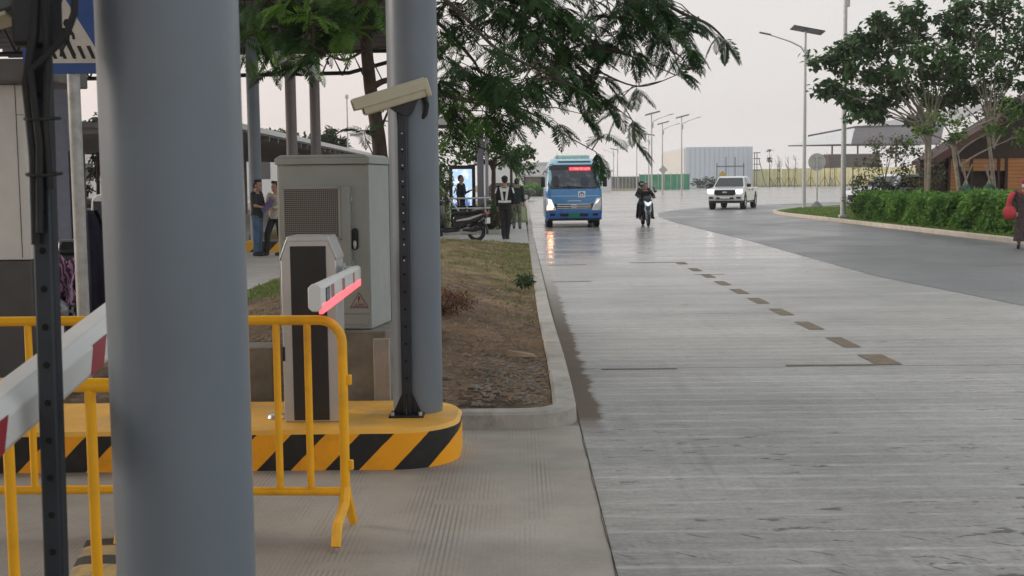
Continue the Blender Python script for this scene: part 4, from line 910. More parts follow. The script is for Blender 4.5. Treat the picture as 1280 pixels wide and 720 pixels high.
# two riders
rz_ = R(3)
ms = scooter('white fronted black scooter carrying two riders towards the viewer', (4.48, 43.2, 0), rz_, BLKP, mat('pale blue white plastic', (.62, .70, .76), .3), head=True)
sit = dict(pel=(0, .22, .86), wai=(0, .16, .98), che=(0, .08, 1.16), nek=(0, .03, 1.32), hed=(0, -.01, 1.45), shL=(.18, .05, 1.28), elL=(.30, -.08, 1.1), wrL=(.26, -.28, 1.03), shR=(-.18, .05, 1.28), elR=(-.30, -.08, 1.1), wrR=(-.26, -.28, 1.03),
           hiL=(.09, .2, .84), knL=(.19, -.2, .74), anL=(.24, -.12, .33), toL=(.27, -.28, .27), hiR=(-.09, .2, .84), knR=(-.19, -.2, .74), anR=(-.24, -.12, .33), toR=(-.27, -.28, .27), fcL=(0, -1, -.2), fcR=(0, -1, -.2))
r1, J, Lk = person('rider in black steering the oncoming scooter, bare headed', (4.48, 43.2, 0.02), rz_, sit, 1.62, BLK, DKTR, SHOE, 1.9, hair='short')
sit2 = dict(sit); sit2 = {k: ((v[0]*1.0, v[1]+.36, v[2]+.06) if v is not None and k[:2] not in ('fc',) else v) for k, v in sit.items()}
sit2.update(wrL=(.2, .2, 1.08), wrR=(-.2, .2, 1.08), elL=(.30, .34, 1.14), elR=(-.30, .34, 1.14), hed=(-.10, .33, 1.53), nek=(-.06, .37, 1.39), knL=(.24, .12, .78), knR=(-.24, .12, .78), anL=(.26, .3, .33), anR=(-.27, .3, .33), toL=(.28, .14, .28), toR=(-.3, .14, .28), fcL=(0, -1, 0), fcR=(0, -1, 0))
r2, J, Lk = person('passenger with a dark helmet riding behind on the oncoming scooter', (4.48, 43.2, .02), rz_, sit2, 1.62, BLK, DKTR, SHOE, 1.9, hair=None)
hm = MB(); hm.ell((0, .01, .035), (.125, .135, .125), 18, 12, Lk); hm.build('helmet', BLKP, r2, smooth=True)
hm = MB(); hm.box(-.07, .07, -.14, -.11, -.01, .045, Lk); hm.build('visor', mat('pale visor', (.4, .42, .45), .2), r2, bevel=.01)

# a scooter glimpsed behind the sign post, with a purple striped cloth and a helmet on it
x_ = at(80, 370, 11.2).x
scooter('dark scooter parked behind the galvanised sign post', (x_-.1, 11.9, 0), R(12), BLKP, BLKP)
mb = MB(); mb.grid(lambda u, v: V(x_+.32*(u-.5)+.02*math.sin(v*9), 11.12+.07*math.sin(u*9+v*4)*(.4+v), .93-.42*v-.18*(u-.4)**2+.03*math.sin(u*15)), 26, 16)
k = NT('purple striped cloth'); co = k.n('ShaderNodeTexCoord').outputs['Object']; sp = k.n('ShaderNodeSeparateXYZ'); k.l(co, sp.inputs[0])
f_ = k.math('FRACT', k.math('ADD', k.math('MULTIPLY', sp.outputs[0], 26), k.math('MULTIPLY', k.noise(co, 14, 3), 2.5)))
k.l(k.mix(k.math('GREATER_THAN', f_, .5), (.10, .03, .10), (.42, .28, .38)), k.b.inputs['Base Color']); k.b.inputs['Roughness'].default_value = .9
tag(mb.build('cloth', k.m, smooth=True, solid=.012), 'purple and pink striped cloth draped over the scooter by the sign post', 'cloth')
mb = MB(); mb.ell((0, 0, 0), (.13, .15, .13), 20, 14); mb.xf(Matrix.Translation((x_-.02, 11.0, .42))); tag(mb.build('helmet', mat('grey helmet shell', (.2, .21, .22), .2, spec=.7), smooth=True), 'shiny grey helmet hanging low behind the sign post', 'helmet')

# ================================================================== VEHICLES
BLUE = mat('blue bus paint', (.045, .215, .49), .24, var=.05, scale=1.5, coat=.5, spec=.5); LBLUE = mat('light blue bus paint', (.27, .52, .66), .28, var=.05, coat=.4)
CHROME = mat('chrome', (.7, .7, .7), .15, metal=.9, var=.03); LAMP = mat('lit head lamp', (.9, .85, .75), .2, emit=(1, .80, .55), es=8)
LENS = mat('clear lamp lens', (.55, .56, .56), .15, spec=.8); AMBER = mat('amber indicator', (.8, .25, .06), .3, emit=(1, .27, .06), es=16)
def shell(mb, prof, hw):
    """side profile of (y,z) points, each with its own half width: a closed body"""
    n = len(prof); vs = [V(-h, y, z) for (y, z), h in zip(prof, hw)]+[V(h, y, z) for (y, z), h in zip(prof, hw)]
    mb.add(vs, [tuple(range(n)), tuple(range(2*n-1, n-1, -1))]+[(i, n+i, n+(i+1) % n, (i+1) % n) for i in range(n)])
def arch(cy, r, n=8, z0=.28): return [(cy-r*math.cos(R(180*i/n)), z0+r*math.sin(R(180*i/n))) for i in range(n+1)][::1]
def car_wheel(root, x, y, r, w, rimm, hub=True):
    s_ = 1 if x > 0 else -1; mb = MB(); pr = [(r*.62, 0), (r*.93, 0), (r, .03), (r, w-.03), (r*.93, w), (r*.62, w)]
    for i in range(32): pass
    ring = [[V(x-s_*b, y+a*math.cos(t), r+a*math.sin(t)) for a, b in pr] for t in [2*math.pi*i/32 for i in range(33)]]
    mb.rings(ring, cap=False); wo_ = mb.build('wheel', M['rubber'], root, smooth=True)
    mb = MB(); mb.cyl(V(x-s_*.05, y, r), V(x-s_*.09, y, r), r*.64, 28)
    for i in range(6):
        t = 2*math.pi*i/6; mb.tube([V(x-s_*.03, y+.03*math.cos(t), r+.03*math.sin(t)), V(x-s_*.03, y+r*.6*math.cos(t), r+r*.6*math.sin(t))], [.045, .035], 6)
    mb.cyl(V(x-s_*.06, y, r), V(x-s_*.01, y, r), r*.2, 16); mb.build('rim', rimm, wo_, smooth=False, bevel=.004)
# ---- the bus: local front at y=0 facing -Y
bus = thing('minibus', 'blue minibus with a red glowing destination sign coming up the lane', 'bus', (1.86, 42.0, 0), R(-.3))
def yf(z):      # front profile
    P = [(.25, .06), (.5, .0), (.75, .0), (1.2, .03), (1.38, .08), (1.8, .22), (2.2, .40), (2.33, .55), (2.42, .85)]
    for (a, ya), (b, yb) in zip(P, P[1:]):
        if z <= b: return ya+(yb-ya)*(z-a)/(b-a)
    return P[-1][1]
def hwid(z): return .97+.02*min(1, z/.6) - max(0, z-1.3)*.10 - max(0, z-2.15)*.42
lv = [.27, .36, .5, .62, .8, 1.0, 1.2, 1.36, 1.5, 1.75, 2.0, 2.15, 2.26, 2.36, 2.42]
def bplan(z):
    h = hwid(z); f = yf(z); r = .2; top_ = max(0, z-2.2)*.5
    return [V(a, b, z) for a, b in rrect(-h, h, f, 6.4-top_, r, 6)]
def bus_front(x, z, o_=.0):     # outward offset surface point
    h = hwid(z); r = .2; f = yf(z); ax = abs(x)
    if ax > h-r: t = min(1, (ax-(h-r))/r); f = f+r-math.sqrt(max(0, r*r-(t*r)**2))
    return V(x, f-o_, z)
mb = MB(); mb.k = 0; mb.rings([bplan(z) for z in lv]); body = mb.build('body', [BLUE, LBLUE], bus, smooth=True)
for p_ in body.data.polygons:
    if p_.center.z > 1.36: p_.material_index = 1
def patch(name, corners, m, o_=.008, par=bus, nu=18, nv=8, thick=0):
    a, b, c, d = corners; mb = MB()
    mb.grid(lambda u, v: bus_front(lerp(lerp(a[0], b[0], u), lerp(d[0], c[0], u), v), lerp(lerp(a[1], b[1], u), lerp(d[1], c[1], u), v), o_), nu, nv)
    return mb.build(name, m, par, smooth=True, fix=False)
def rpatch(name, x0, x1, z0, z1, rr, m, o_, par=bus):
    cx, cz, hx, hz = (x0+x1)/2, (z0+z1)/2, (x1-x0)/2, (z1-z0)/2
    mb = MB(); N = 40; rings_ = []
    for t in [1, .85, .65, .4, .15]:
        g = []
        for (x, z) in rrect(-hx, hx, -hz, hz, rr, 9): g.append(bus_front(cx+x*t, cz+z*t, o_))
        rings_.append(g)
    mb.rings(rings_, cap=False); mb.add(rings_[-1], [tuple(range(len(rings_[-1])))])
    return mb.build(name, m, par, smooth=True, fix=False)
GL = NT('bus windscreen glass'); GL.b.inputs['Base Color'].default_value = (.03, .04, .05, 1); GL.b.inputs['Roughness'].default_value = .06; GL.b.inputs['Specular IOR Level'].default_value = .6
co = GL.n('ShaderNodeTexCoord').outputs['Object']
GL.l(GL.mix(GL.rng(GL.noise(co, 2.3, 4, .6), .48, .62, 0, .7), (.035, .045, .06), (.16, .19, .22)), GL.b.inputs['Base Color'])
rpatch('windscreen_surround', -.93, .93, 1.36, 2.24, .17, M['black'], .006)
ws_ = rpatch('windscreen', -.90, .90, 1.40, 2.19, .15, GL.m, .012)
patch('roof_slot', [(-.55, 2.285), (.62, 2.285), (.6, 2.335), (-.53, 2.335)], M['black'], .012)
patch('sun_band', [(-.86, 2.02), (.86, 2.02), (.84, 2.17), (-.84, 2.17)], mat('dark band', (.012, .013, .016), .2), .016, ws_)
# seats, driver glimpsed through: dark rounded shapes drawn by real geometry behind glass are not visible; seat tops set on the dash line
def blob(name, x, z, rx, rz2, m):
    mb = MB(); rr_ = [[bus_front(x+rx*t*math.cos(a), z+rz2*t*math.sin(a), .015) for a in [i*math.pi/12 for i in range(24)]] for t in (1, .5, .1)]
    mb.rings(rr_, cap=False); mb.add(rr_[-1], [tuple(range(24))]); return mb.build(name, m, ws_, fix=False)
blob('seat_back', -.63, 1.62, .13, .2, mat('seat fabric behind glass', (.02, .022, .03), .5)); blob('seat_back', .38, 1.6, .16, .17, mat('seat fabric behind glass', (.03, .045, .07), .5))
LEDB = mat('destination display', (.12, .01, .015), .4, emit=(1, .03, .06), es=.8); LEDW = mat('destination segment', (.9, .3, .3), .4, emit=(1, .22, .25), es=2.2)
ds = patch('destination_sign', [(-.16, 1.99), (.6, 1.99), (.6, 2.12), (-.16, 2.12)], LEDB, .022)
mb = MB(); rq = random.Random(5); x = -.12
while x < .55:
    w = rq.choice((.02, .035, .05)); z0 = 2.015+rq.uniform(0, .02); z1 = 2.09+rq.uniform(0, .015)
    mb.add([bus_front(x, z0, .026), bus_front(x+.012, z0, .026), bus_front(x+.012, z1, .026), bus_front(x, z1, .026)], [(0, 1, 2, 3)])
    if rq.random() < .6: z_ = rq.choice((z0, z1-.014, 2.05)); mb.add([bus_front(x+.014, z_, .026), bus_front(x+w, z_, .026), bus_front(x+w, z_+.014, .026), bus_front(x+.014, z_+.014, .026)], [(0, 1, 2, 3)])
    x += w+.018
mb.build('segment', LEDW, ds, fix=False)
patch('crease', [(-.9, 1.10), (.9, 1.10), (.9, 1.125), (-.9, 1.125)], LBLUE, .004)
g = patch('grille', [(-.62, .66), (.62, .66), (.68, .84), (-.68, .84)], M['black'], .012)
for z in (.68, .745, .815): patch('grille_bar', [(-.6, z), (.6, z), (.6, z+.018), (-.6, z+.018)], CHROME, .02, g)
# oval emblem with a slanted letter form
mb = MB(); ring = [V(.10*math.cos(a)+0, yf(.755)-.032, .755+.052*math.sin(a)) for a in [i*math.pi/12 for i in range(25)]]; mb.tube(ring, .011, 6, cap=False)
mb.tube([V(-.05, yf(.75)-.032, .715), V(-.03, yf(.75)-.032, .795)], .011, 6); mb.tube([V(.03, yf(.75)-.032, .715), V(.05, yf(.75)-.032, .795)], .011, 6); mb.tube([V(-.04, yf(.75)-.032, .745), V(.04, yf(.75)-.032, .765)], .010, 6)
mb.build('emblem', CHROME, g, smooth=True)
for s_ in (-1, 1):
    hl = patch('headlight', [(s_*.93, .62), (s_*.66, .64), (s_*.80, 1.0), (s_*.95, 1.04)], LENS, .02)
    patch('headlight_surround', [(s_*.95, .60), (s_*.62, .62), (s_*.78, 1.02), (s_*.96, 1.06)], CHROME, .012, hl)
    if s_ < 0: 
        patch('lit_lens', [(s_*.86, .78), (s_*.72, .72), (s_*.80, .96), (s_*.90, 1.0)], LAMP, .03, hl); patch('indicator', [(s_*.94, .64), (s_*.74, .65), (s_*.78, .76), (s_*.93, .78)], AMBER, .03, hl)
    else:
        patch('lit_lens', [(s_*.80, .86), (s_*.74, .84), (s_*.82, .97), (s_*.90, .99)], mat('dim lamp', (.8, .8, .75), .2, emit=(1, .9, .75), es=1.0), .03, hl)
    mb = MB(); mb.tube([bus_front(s_*.93, 1.95, .0), V(s_*1.02, .1, 1.98), V(s_*1.08, .02, 1.86)], .018, 6); mr = mb.build('mirror_arm', M['black'], bus, smooth=True)
    mb = MB(); mb.box(s_*1.08-.075, s_*1.08+.075, -.03, .06, 1.42, 1.78); mb.build('mirror', M['black'], mr, bevel=.04, seg=3)
    mb = MB(); q0 = bus_front(s_*.2+.12, 1.40, .03); mb.tube([q0, bus_front(s_*.2+.1-.52, 1.46, .03)], .014, 6); mb.build('wiper', M['black'], bus)
    for yy in (1.05, 4.9): car_wheel(bus, s_*.94, yy, .345, .21, M['silver'])
bmp = patch('bumper', [(-.97, .28), (.97, .28), (.98, .60), (-.98, .60)], mat('darker blue bumper', (.022, .13, .42), .3, coat=.3), .03)
patch('bumper_slot', [(-.48, .40), (.48, .40), (.5, .50), (-.5, .50)], M['black'], .036, bmp)
for s_ in (-1, 1): patch('fog_lamp', [(s_*.66, .42), (s_*.84, .42), (s_*.84, .5), (s_*.66, .5)], M['black'], .036, bmp)
patch('skirt', [(-.9, .26), (.9, .26), (.9, .33), (-.9, .33)], M['black'], .04, bmp)
patch('number_plate', [(-.19, .35), (.19, .35), (.19, .53), (-.19, .53)], mat('green number plate', (.01, .22, .16), .4), .05)
st = patch('sticker', [(.15, 1.06), (.40, 1.06), (.40, 1.27), (.15, 1.27)], M['white'], .01)
mb = MB()
for x0, x1, z0, z1 in ((.19, .215, 1.09, 1.2), (.335, .36, 1.09, 1.2), (.255, .28, 1.09, 1.17), (.19, .36, 1.19, 1.215), (.225, .325, 1.22, 1.24)): mb.add([bus_front(x0, z0, .014), bus_front(x1, z0, .014), bus_front(x1, z1, .014), bus_front(x0, z1, .014)], [(0, 1, 2, 3)])
mb.build('sticker_mark', mat('navy mark', (.03, .02, .22), .4), st, fix=False)
patch('silver_name_strip', [(-.22, .93), (.25, .93), (.25, .955), (-.22, .955)], M['silver'], .008)
# side windows
for s_ in (-1, 1):
    for y0, y1 in ((.95, 1.75), (1.85, 2.9), (3.0, 4.1), (4.2, 5.2), (5.3, 6.1)):
        mb = MB(); xo = [s_*(hwid(1.42)+.004), s_*(hwid(2.1)+.004)]
        mb.add([V(xo[0], y0, 1.42), V(xo[0], y1, 1.42), V(xo[1], y1, 2.1), V(xo[1], y0+.1, 2.1)], [(0, 1, 2, 3)]); mb.build('window', M['glassdark'], bus, solid=.004, fix=False)
mb = MB(); mb.box(-.62, .62, 1.3, 3.4, 2.40, 2.56); mb.build('roof_unit', mat('pale green roof unit', (.42, .60, .54), .5), bus, bevel=.05)
mb = MB(); mb.tube([V(-.55, .85, 2.4), V(-.56, .8, 2.62)], .006, 5); mb.build('aerial', M['black'], bus)
mb = MB(); mb.box(-.8, .8, .3, 6.2, .24, .4); mb.box(-.02, .08, 3, 3.1, .18, .24); mb.build('underbody', M['black'], bus)

# ---- white pickup truck
pk_ = thing('pickup_truck', 'white pickup truck with its head lamps lit, turning off the far road', 'pickup truck', (11.35, 67.0, 0), R(-19.5))
WP = mat('white car paint', (.70, .73, .76), .25, var=.03, coat=.5)
def mk_truck(root, paint):
    r = .40; zb = .46
    prof = [(.06, zb), (.0, .62), (.02, .98), (.10, 1.10), (1.25, 1.20), (1.3, 1.17), (5.2, 1.17), (5.3, 1.1), (5.3, .55)]+[(4.42+.46*math.cos(R(a)), .44+.5*math.sin(R(a))) for a in range(0, 181, 20)]+[(3.9, .42), (1.45, .42)]+[(.95+.46*math.cos(R(a)), .44+.5*math.sin(R(a))) for a in range(0, 181, 20)]
    hw = [.88, .90, .90, .86, .88, .9, .92, .92, .92]+[.93]*10+[.92, .92]+[.93]*10
    mb = MB(); shell(mb, prof, hw); body = mb.build('body', paint, root, bevel=.05, seg=3)
    mb = MB(); cab = [(1.2, 1.16), (1.95, 1.70), (2.25, 1.77), (3.2, 1.77), (3.5, 1.68), (3.62, 1.16)]; shell(mb, cab, [.84, .68, .66, .66, .68, .84]); cb = mb.build('cab', paint, root, bevel=.04, seg=3)
    mb = MB(); mb.add([V(-.76, 1.275, 1.21), V(.76, 1.275, 1.21), V(.63, 1.90, 1.66), V(-.63, 1.90, 1.66)], [(0, 1, 2, 3)]); mb.xf(Matrix.Translation((0, -.03, .02))); mb.build('windscreen', M['glassdark'], cb, fix=False)
    for s_ in (-1, 1):
        for y in (((1.62, 1.22), (2.3, 1.22), (2.3, 1.69), (2.03, 1.67)), ((2.38, 1.22), (3.3, 1.22), (3.2, 1.67), (2.38, 1.69))):
            mb = MB(); mb.add([V(s_*(.84-(z-1.16)*.3+.012), a, z) for a, z in y], [(0, 1, 2, 3)]); mb.build('side_window', M['glassdark'], cb, solid=.004, fix=False)
        hl = MB(); hl.prism([(s_*.62, .86), (s_*.9, .9), (s_*.9, 1.06), (s_*.58, 1.02)], -.03, .16, 'y'); h_ = hl.build('headlight', LAMP2, root, bevel=.02)
        mb = MB(); mb.prism([(s_*.6, .58), (s_*.82, .58), (s_*.82, .68), (s_*.6, .68)], -.03, .05, 'y'); mb.build('fog_lamp', M['black'], root, bevel=.01)
        mb = MB(); mb.box(s_*1.0-.11, s_*1.0+.11, 1.5, 1.6, 1.18, 1.36); mb.build('mirror', M['black'], root, bevel=.03)
        for yy in (.95, 4.42): car_wheel(root, s_*.94, yy, .40, .26, M['silver'])
        for yy in (2.2, 3.1): mb = MB(); mb.box(s_*.935-.015, s_*.935+.015, yy, yy+.2, 1.0, 1.04); mb.build('door_handle', M['black'], root)
        for yy in (1.5, 2.34, 3.42, 3.66): mb = MB(); mb.box(s_*.923-.006, s_*.923+.006, yy, yy+.012, .55, 1.14); mb.build('door_seam', M['black'], root)
        mb = MB(); mb.box(s_*.80, s_*.9, 1.5, 3.9, .34, .40); mb.build('side_step', M['black'], root, bevel=.01)
    mb = MB(); mb.prism([(-.54, .80), (-.42, .75), (.42, .75), (.54, .80), (.56, .98), (.5, 1.04), (-.5, 1.04), (-.56, .98)], -.035, .1, 'y'); gr = mb.build('grille', M['black'], root, bevel=.02)
    mb = MB(); mb.ell((0, -.045, .91), (.13, .02, .045), 20, 8); mb.build('badge', M['silver'], gr, smooth=True)
    mb = MB(); mb.prism([(-.46, .55), (.46, .55), (.44, .65), (-.44, .65)], -.03, .1, 'y'); mb.build('lower_grille', M['black'], root, bevel=.01)
    mb = MB(); mb.box(-.26, .26, -.045, -.03, .585, .66); mb.build('number_plate', M['white'], root)
    mb = MB(); mb.box(-.85, .85, .1, 5.2, .34, .5); mb.build('underbody', M['black'], root)
    mb = MB(); mb.box(-.84, .84, 3.72, 5.22, 1.171, 1.178); mb.build('bed_opening', M['black'], root)
LAMP2 = mat('lit head lamp of the pickup', (.9, .88, .85), .2, emit=(1, .92, .8), es=6)
pk_.scale = (1.07, 1.07, 1.05); mk_truck(pk_, WP)

# ---- distant SUVs
def suv(label, loc, rz, paint):
    root = thing('parked_car', label, 'car', loc, rz)
    prof = [(.0, .5), (.0, .85), (.12, .98), (1.1, 1.08), (1.75, 1.6), (2.1, 1.68), (4.0, 1.66), (4.5, 1.12), (4.6, .9), (4.58, .5)]+[(3.75+.42*math.cos(R(a)), .36+.44*math.sin(R(a))) for a in range(0, 181, 20)]+[(.85+.42*math.cos(R(a)), .36+.44*math.sin(R(a))) for a in range(0, 181, 20)]
    hw = [.86, .9, .86, .88, .68, .66, .66, .86, .9, .88]+[.92]*20
    mb = MB(); shell(mb, prof, hw); mb.build('body', paint, root, bevel=.05, seg=2)
    for s_ in (-1, 1):
        for yy in (.85, 3.75): car_wheel(root, s_*.93, yy, .35, .22, M['silver'])
        mb = MB(); mb.add([V(s_*.87, 1.4, 1.12), V(s_*.87, 4.2, 1.12), V(s_*.73, 3.9, 1.56), V(s_*.73, 1.85, 1.56)], [(0, 1, 2, 3)]); mb.build('side_window', M['glassdark'], root, solid=.01)
        mb = MB(); mb.box(s_*.75-.12, s_*.75+.12, -.03, .05, .75, .88); mb.build('headlight', LENS, root, bevel=.02)
    mb = MB(); mb.add([V(-.78, 1.18, 1.15), V(.78, 1.18, 1.15), V(.62, 1.68, 1.56), V(-.62, 1.68, 1.56)], [(0, 1, 2, 3)]); mb.xf(Matrix.Translation((0, -.02, .02))); mb.build('windscreen', M['glassdark'], root)
    mb = MB(); mb.box(-.5, .5, -.02, .05, .62, .82); mb.build('grille', M['black'], root, bevel=.02)
    return root
BCP = mat('black car paint', (.015, .016, .02), .2, coat=.4)
suv('black car standing across the lane far behind the minibus', (1.5, 113, 0), R(90), BCP).location = (1.35, 112, 0)
suv('dark four wheel drive by the green screen, above the scooter riders', (25, 232, 0), R(0), BCP)
suv('white car parked behind the flowering shrub and hedge', (13.9, 50.0, .12), R(-65), WP)
suv('silver car far away behind the canopy post at the left', (at(111, 240, 58).x, 58, 0), R(60), M['silver'])

# ================================================================== LEFT BACKGROUND
ft = mb = MB(); mb.rings([[V(x, y, z) for x, y in rrect(-8.6, -4.75, 28.6, 29.4, .3)] for z in (-.03, .24)]); tag(mb.build('far_gate_island', M['hazardfar'], bevel=.02), kind='structure')
mb = MB(); mb.rings([[V(x, y, z) for x, y in rrect(-13.5, -10.0, 26.8, 27.8, .3)] for z in (-.03, .26)]); tag(mb.build('far_gate_island', M['hazardfar'], bevel=.02), kind='structure')
column('steel_column', at(320, 250, 29).x, 29, .15, .2, 5.1, M['steel'], 'blue grey round column behind the two smiling men', 'canopy columns')
column('steel_column', at(364, 150, 31).x, 31, .14, 0, 4.72, M['steelwarm'], 'left one of two brown grey canopy columns above the cabinet', 'canopy columns')
column('steel_column', at(394, 150, 34).x, 34, .145, 0, 4.72, M['steelwarm'], 'right one of two brown grey canopy columns above the cabinet', 'canopy columns')
mb = MB(); x_ = at(75, 220, 27.2).x
root = thing('square_column', 'blue grey square pillar between the near mast and the sign post', 'column', (x_, 27.3, .2)); mb.box(-.24, .24, -.2, .2, 0, 4.8); mb.build('shaft', mat('blue grey panel', (.17, .19, .25), .5), root, bevel=.01)
mb = MB(); mb.box(.241, .33, -.15, .1, .1, 2.2); mb.build('side_box', M['black'], root, bevel=.01)

cr_ = thing('gate_canopy', 'dark roofed gate canopy with trusses and a pale fascia, behind the tree', 'canopy', (0, 0, 0))
CS = mat('dark canopy soffit', (.075, .072, .08), .7, var=.15)
for x0, x1 in ((-15, -4.93), (-4.87, -2.35)):
    mb = MB(); mb.box(x0, x1, 18.5, 36, 5.62, 5.72); mb.build('roof_panel', CS, cr_)
for y in [19+1.0*i for i in range(18)]:
    mb = MB(); mb.box(-14.9, -2.4, y-.04, y+.04, 5.48, 5.615); mb.build('purlin', M['steelwarm'], cr_)
for yy in (29, 35.6):
    mb = MB()
    mb.tube([V(-15, yy, 4.75), V(-5.0, yy, 4.85), V(-2.5, yy, 5.5)], .06, 8); mb.tube([V(-15, yy, 5.45), V(-2.5, yy, 5.47)], .05, 8)
    for i in range(16):
        x = -14.5+i*.62; mb.tube([V(x, yy, 4.77), V(x+.31, yy, 5.45), V(x+.62, yy, 4.78)], .03, 6)
    mb.build('truss', M['black'], cr_)
mb = MB(); mb.add([at(343, 62, 30.6), at(343, 80, 30.6), at(398, 101, 33.6), at(398, 76, 33.6)], [(0, 1, 2, 3)]); mb.build('fascia', M['whitepl'], cr_, solid=.05, fix=False)
# long parking canopy
pc_ = thing('parking_canopy', 'long low parking canopy with a white edge, running away at the left', 'canopy', (0, 0, 0))
WS = mat('ribbed grey roof sheet', (.18, .18, .19), .6, var=.2)
mb = MB(); mb.rings([[V(-8.0, 34, 3.15), V(-8.0, 34, 3.3), V(-24, 34, 3.75), V(-24, 34, 3.6)], [V(-8.6, 84, 3.15), V(-8.6, 84, 3.3), V(-24, 84, 3.75), V(-24, 84, 3.6)]]); mb.build('roof', WS, pc_)
mb = MB(); mb.rings([[V(-7.98, 33.95, 3.2), V(-7.98, 33.95, 3.36), V(-7.94, 33.95, 3.36), V(-7.94, 33.95, 3.2)], [V(-8.58, 84, 3.2), V(-8.58, 84, 3.36), V(-8.54, 84, 3.36), V(-8.54, 84, 3.2)]]); mb.build('edge_trim', M['whitepl'], pc_)
for i in range(34):
    y = 34.4+i*1.5; x = -8.02-(y-34)*.012; mb = MB(); mb.rings([[V(x, y, 3.0), V(x, y, 3.145), V(x, y+.08, 3.145), V(x, y+.08, 3.0)], [V(-23.8, y, 3.42), V(-23.8, y, 3.59), V(-23.8, y+.08, 3.59), V(-23.8, y+.08, 3.42)]]); mb.build('rib', M['steelwarm'], pc_)
for y in (36, 44, 52, 60, 70, 80):
    for x in (-9.6, -16, -22): mb = MB(); mb.cyl(V(x, y, 0), V(x, y, 3.3), .09, 12); mb.build('post', M['steelwarm'], pc_)
# thin tall pole with a lamp head seen beside the trunk
def thin_pole(px, Y, py_top, label, r=.05):
    p = at(px, 235, Y); root = thing('light_mast', label, 'mast', (p.x, Y, 0)); h = at(px, py_top, Y).z
    mb = MB(); mb.tube([V(0, 0, 0), V(0, 0, h)], [r, r*.6], 10); mb.build('pole', M['galv'], root, smooth=True)
    mb = MB(); mb.cbox((0, 0, h+.05), (.16, .12, .2)); mb.build('lamp', M['whitepl'], root, bevel=.03)
thin_pole(436, 60, 122, 'thin pole with a small white lamp between the canopy and the trunk')

# ---- advertising screen, bicycle rack rails, pillars
ads = thing('advertising_screen', 'tall black advertising totem with a glowing blue and white screen', 'screen', (at(578, 240, 38.5).x, 38.5, .16), R(4))
mb = MB(); mb.box(-.42, .42, 0, .22, 0, 2.0); mb.build('frame', M['black'], ads, bevel=.02)
k = NT('glowing advert'); co = k.n('ShaderNodeTexCoord').outputs['Object']; sp = k.n('ShaderNodeSeparateXYZ'); k.l(co, sp.inputs[0])
c_ = k.mix(k.rng(sp.outputs[2], .75, .95, 1, 0), (.50, .72, 1), (.03, .16, .75)); c_ = k.mix(k.rng(k.noise(co, 5, 2), .52, .56, 0, 1), c_, (.86, .92, 1))
k.l(c_, k.b.inputs['Base Color']); k.l(c_, k.b.inputs['Emission Color']); k.b.inputs['Emission Strength'].default_value = .7
mb = MB(); mb.box(-.31, .31, -.008, -.001, .72, 1.88); mb.build('screen', k.m, ads)
def pillar(px0, px1, Y, label, m, h=5, base=.16):
    a, b = at(px0, 250, Y), at(px1, 250, Y); root = thing('pillar', label, 'pillar', ((a.x+b.x)/2, Y, base)); w = abs(b.x-a.x)/2
    mb = MB(); mb.box(-w, w, -w, w, 0, h-base); mb.build('shaft', m, root, bevel=.02); return root
pillar(597, 605, 37.5, 'lilac grey square pillar beside the advertising totem, the wider one', mat('lilac grey cladding', (.22, .215, .25), .5), 3.4)
pillar(607, 611, 37.3, 'narrow lilac grey post right of the wider square pillar', mat('pale grey cladding', (.30, .295, .32), .5), 3.4)
shp = thing('shelter_roof', 'dark flat shelter roof over the square pillars, half hidden by leaves', 'roof', (at(600, 160, 38).x-.5, 37.4, 3.4)); mb = MB(); mb.box(-1.4, 1.1, -.6, 2.6, 0, .16); mb.build('slab', mat('blue grey roof edge', (.14, .16, .19), .6), shp, bevel=.02)
mb = MB(); mb.box(-1.45, 1.15, -.65, -.605, -.03, .2); mb.build('fascia', M['whitepl'], shp)
rk = thing('bicycle_rack', 'silver tubular rail behind the black scooter', 'rail', (at(588, 270, 35.8).x, 35.8, .16))
for z in (.98, .68): mb = MB(); mb.tube([V(-.65, 0, z), V(.6, 0, z)], .028, 10); mb.build('rail', M['silver'], rk, smooth=True)
for x in (-.6, -.1, .45): mb = MB(); mb.tube([V(x, 0, 0), V(x, 0, .98)], .025, 8); mb.build('post', M['silver'], rk, smooth=True)
mb = MB(); mb.tube([V(-.9, .1, 1.35), V(-.3, -.05, .55)], .025, 8); mb.build('leaning_bar', M['silver'], rk)
shrub('shrub', (at(615, 280, 37).x, 36.6, .16), (.8, .7, .45), M['hedgedark'], 1500, .14, 'dark green strap leaved shrub in the planting bed by the security guard', 'shrub', lw=.25)
shrub('shrub', (at(585, 280, 36).x, 36.1, .16), (.6, .5, .35), M['hedgedark'], 1100, .12, 'dark low shrub behind the seat of the black scooter', 'shrub', lw=.3)
shrub('shrub', (at(549, 260, 36.5).x, 36.4, .16), (.5, .6, .95), M['leafbroad'], 1500, .13, 'tall loose green shrub beside the advertising totem', 'shrub')
shrub('shrub', (at(557, 240, 34.6).x-.1, 34.2, .085), (.3, .3, .75), M['leafyoung'], 240, .12, 'thin yellow green shrub above the white scooter', 'shrub')
mb = MB(); mb.box(.0, .7, -.1, .1, 0, .5)
shrub('shrub', (at(628, 240, 47).x, 47, .16), (.6, .6, .6), M['leafbroad'], 900, .12, 'green shrub between the pillars and the far kerb', 'shrub')
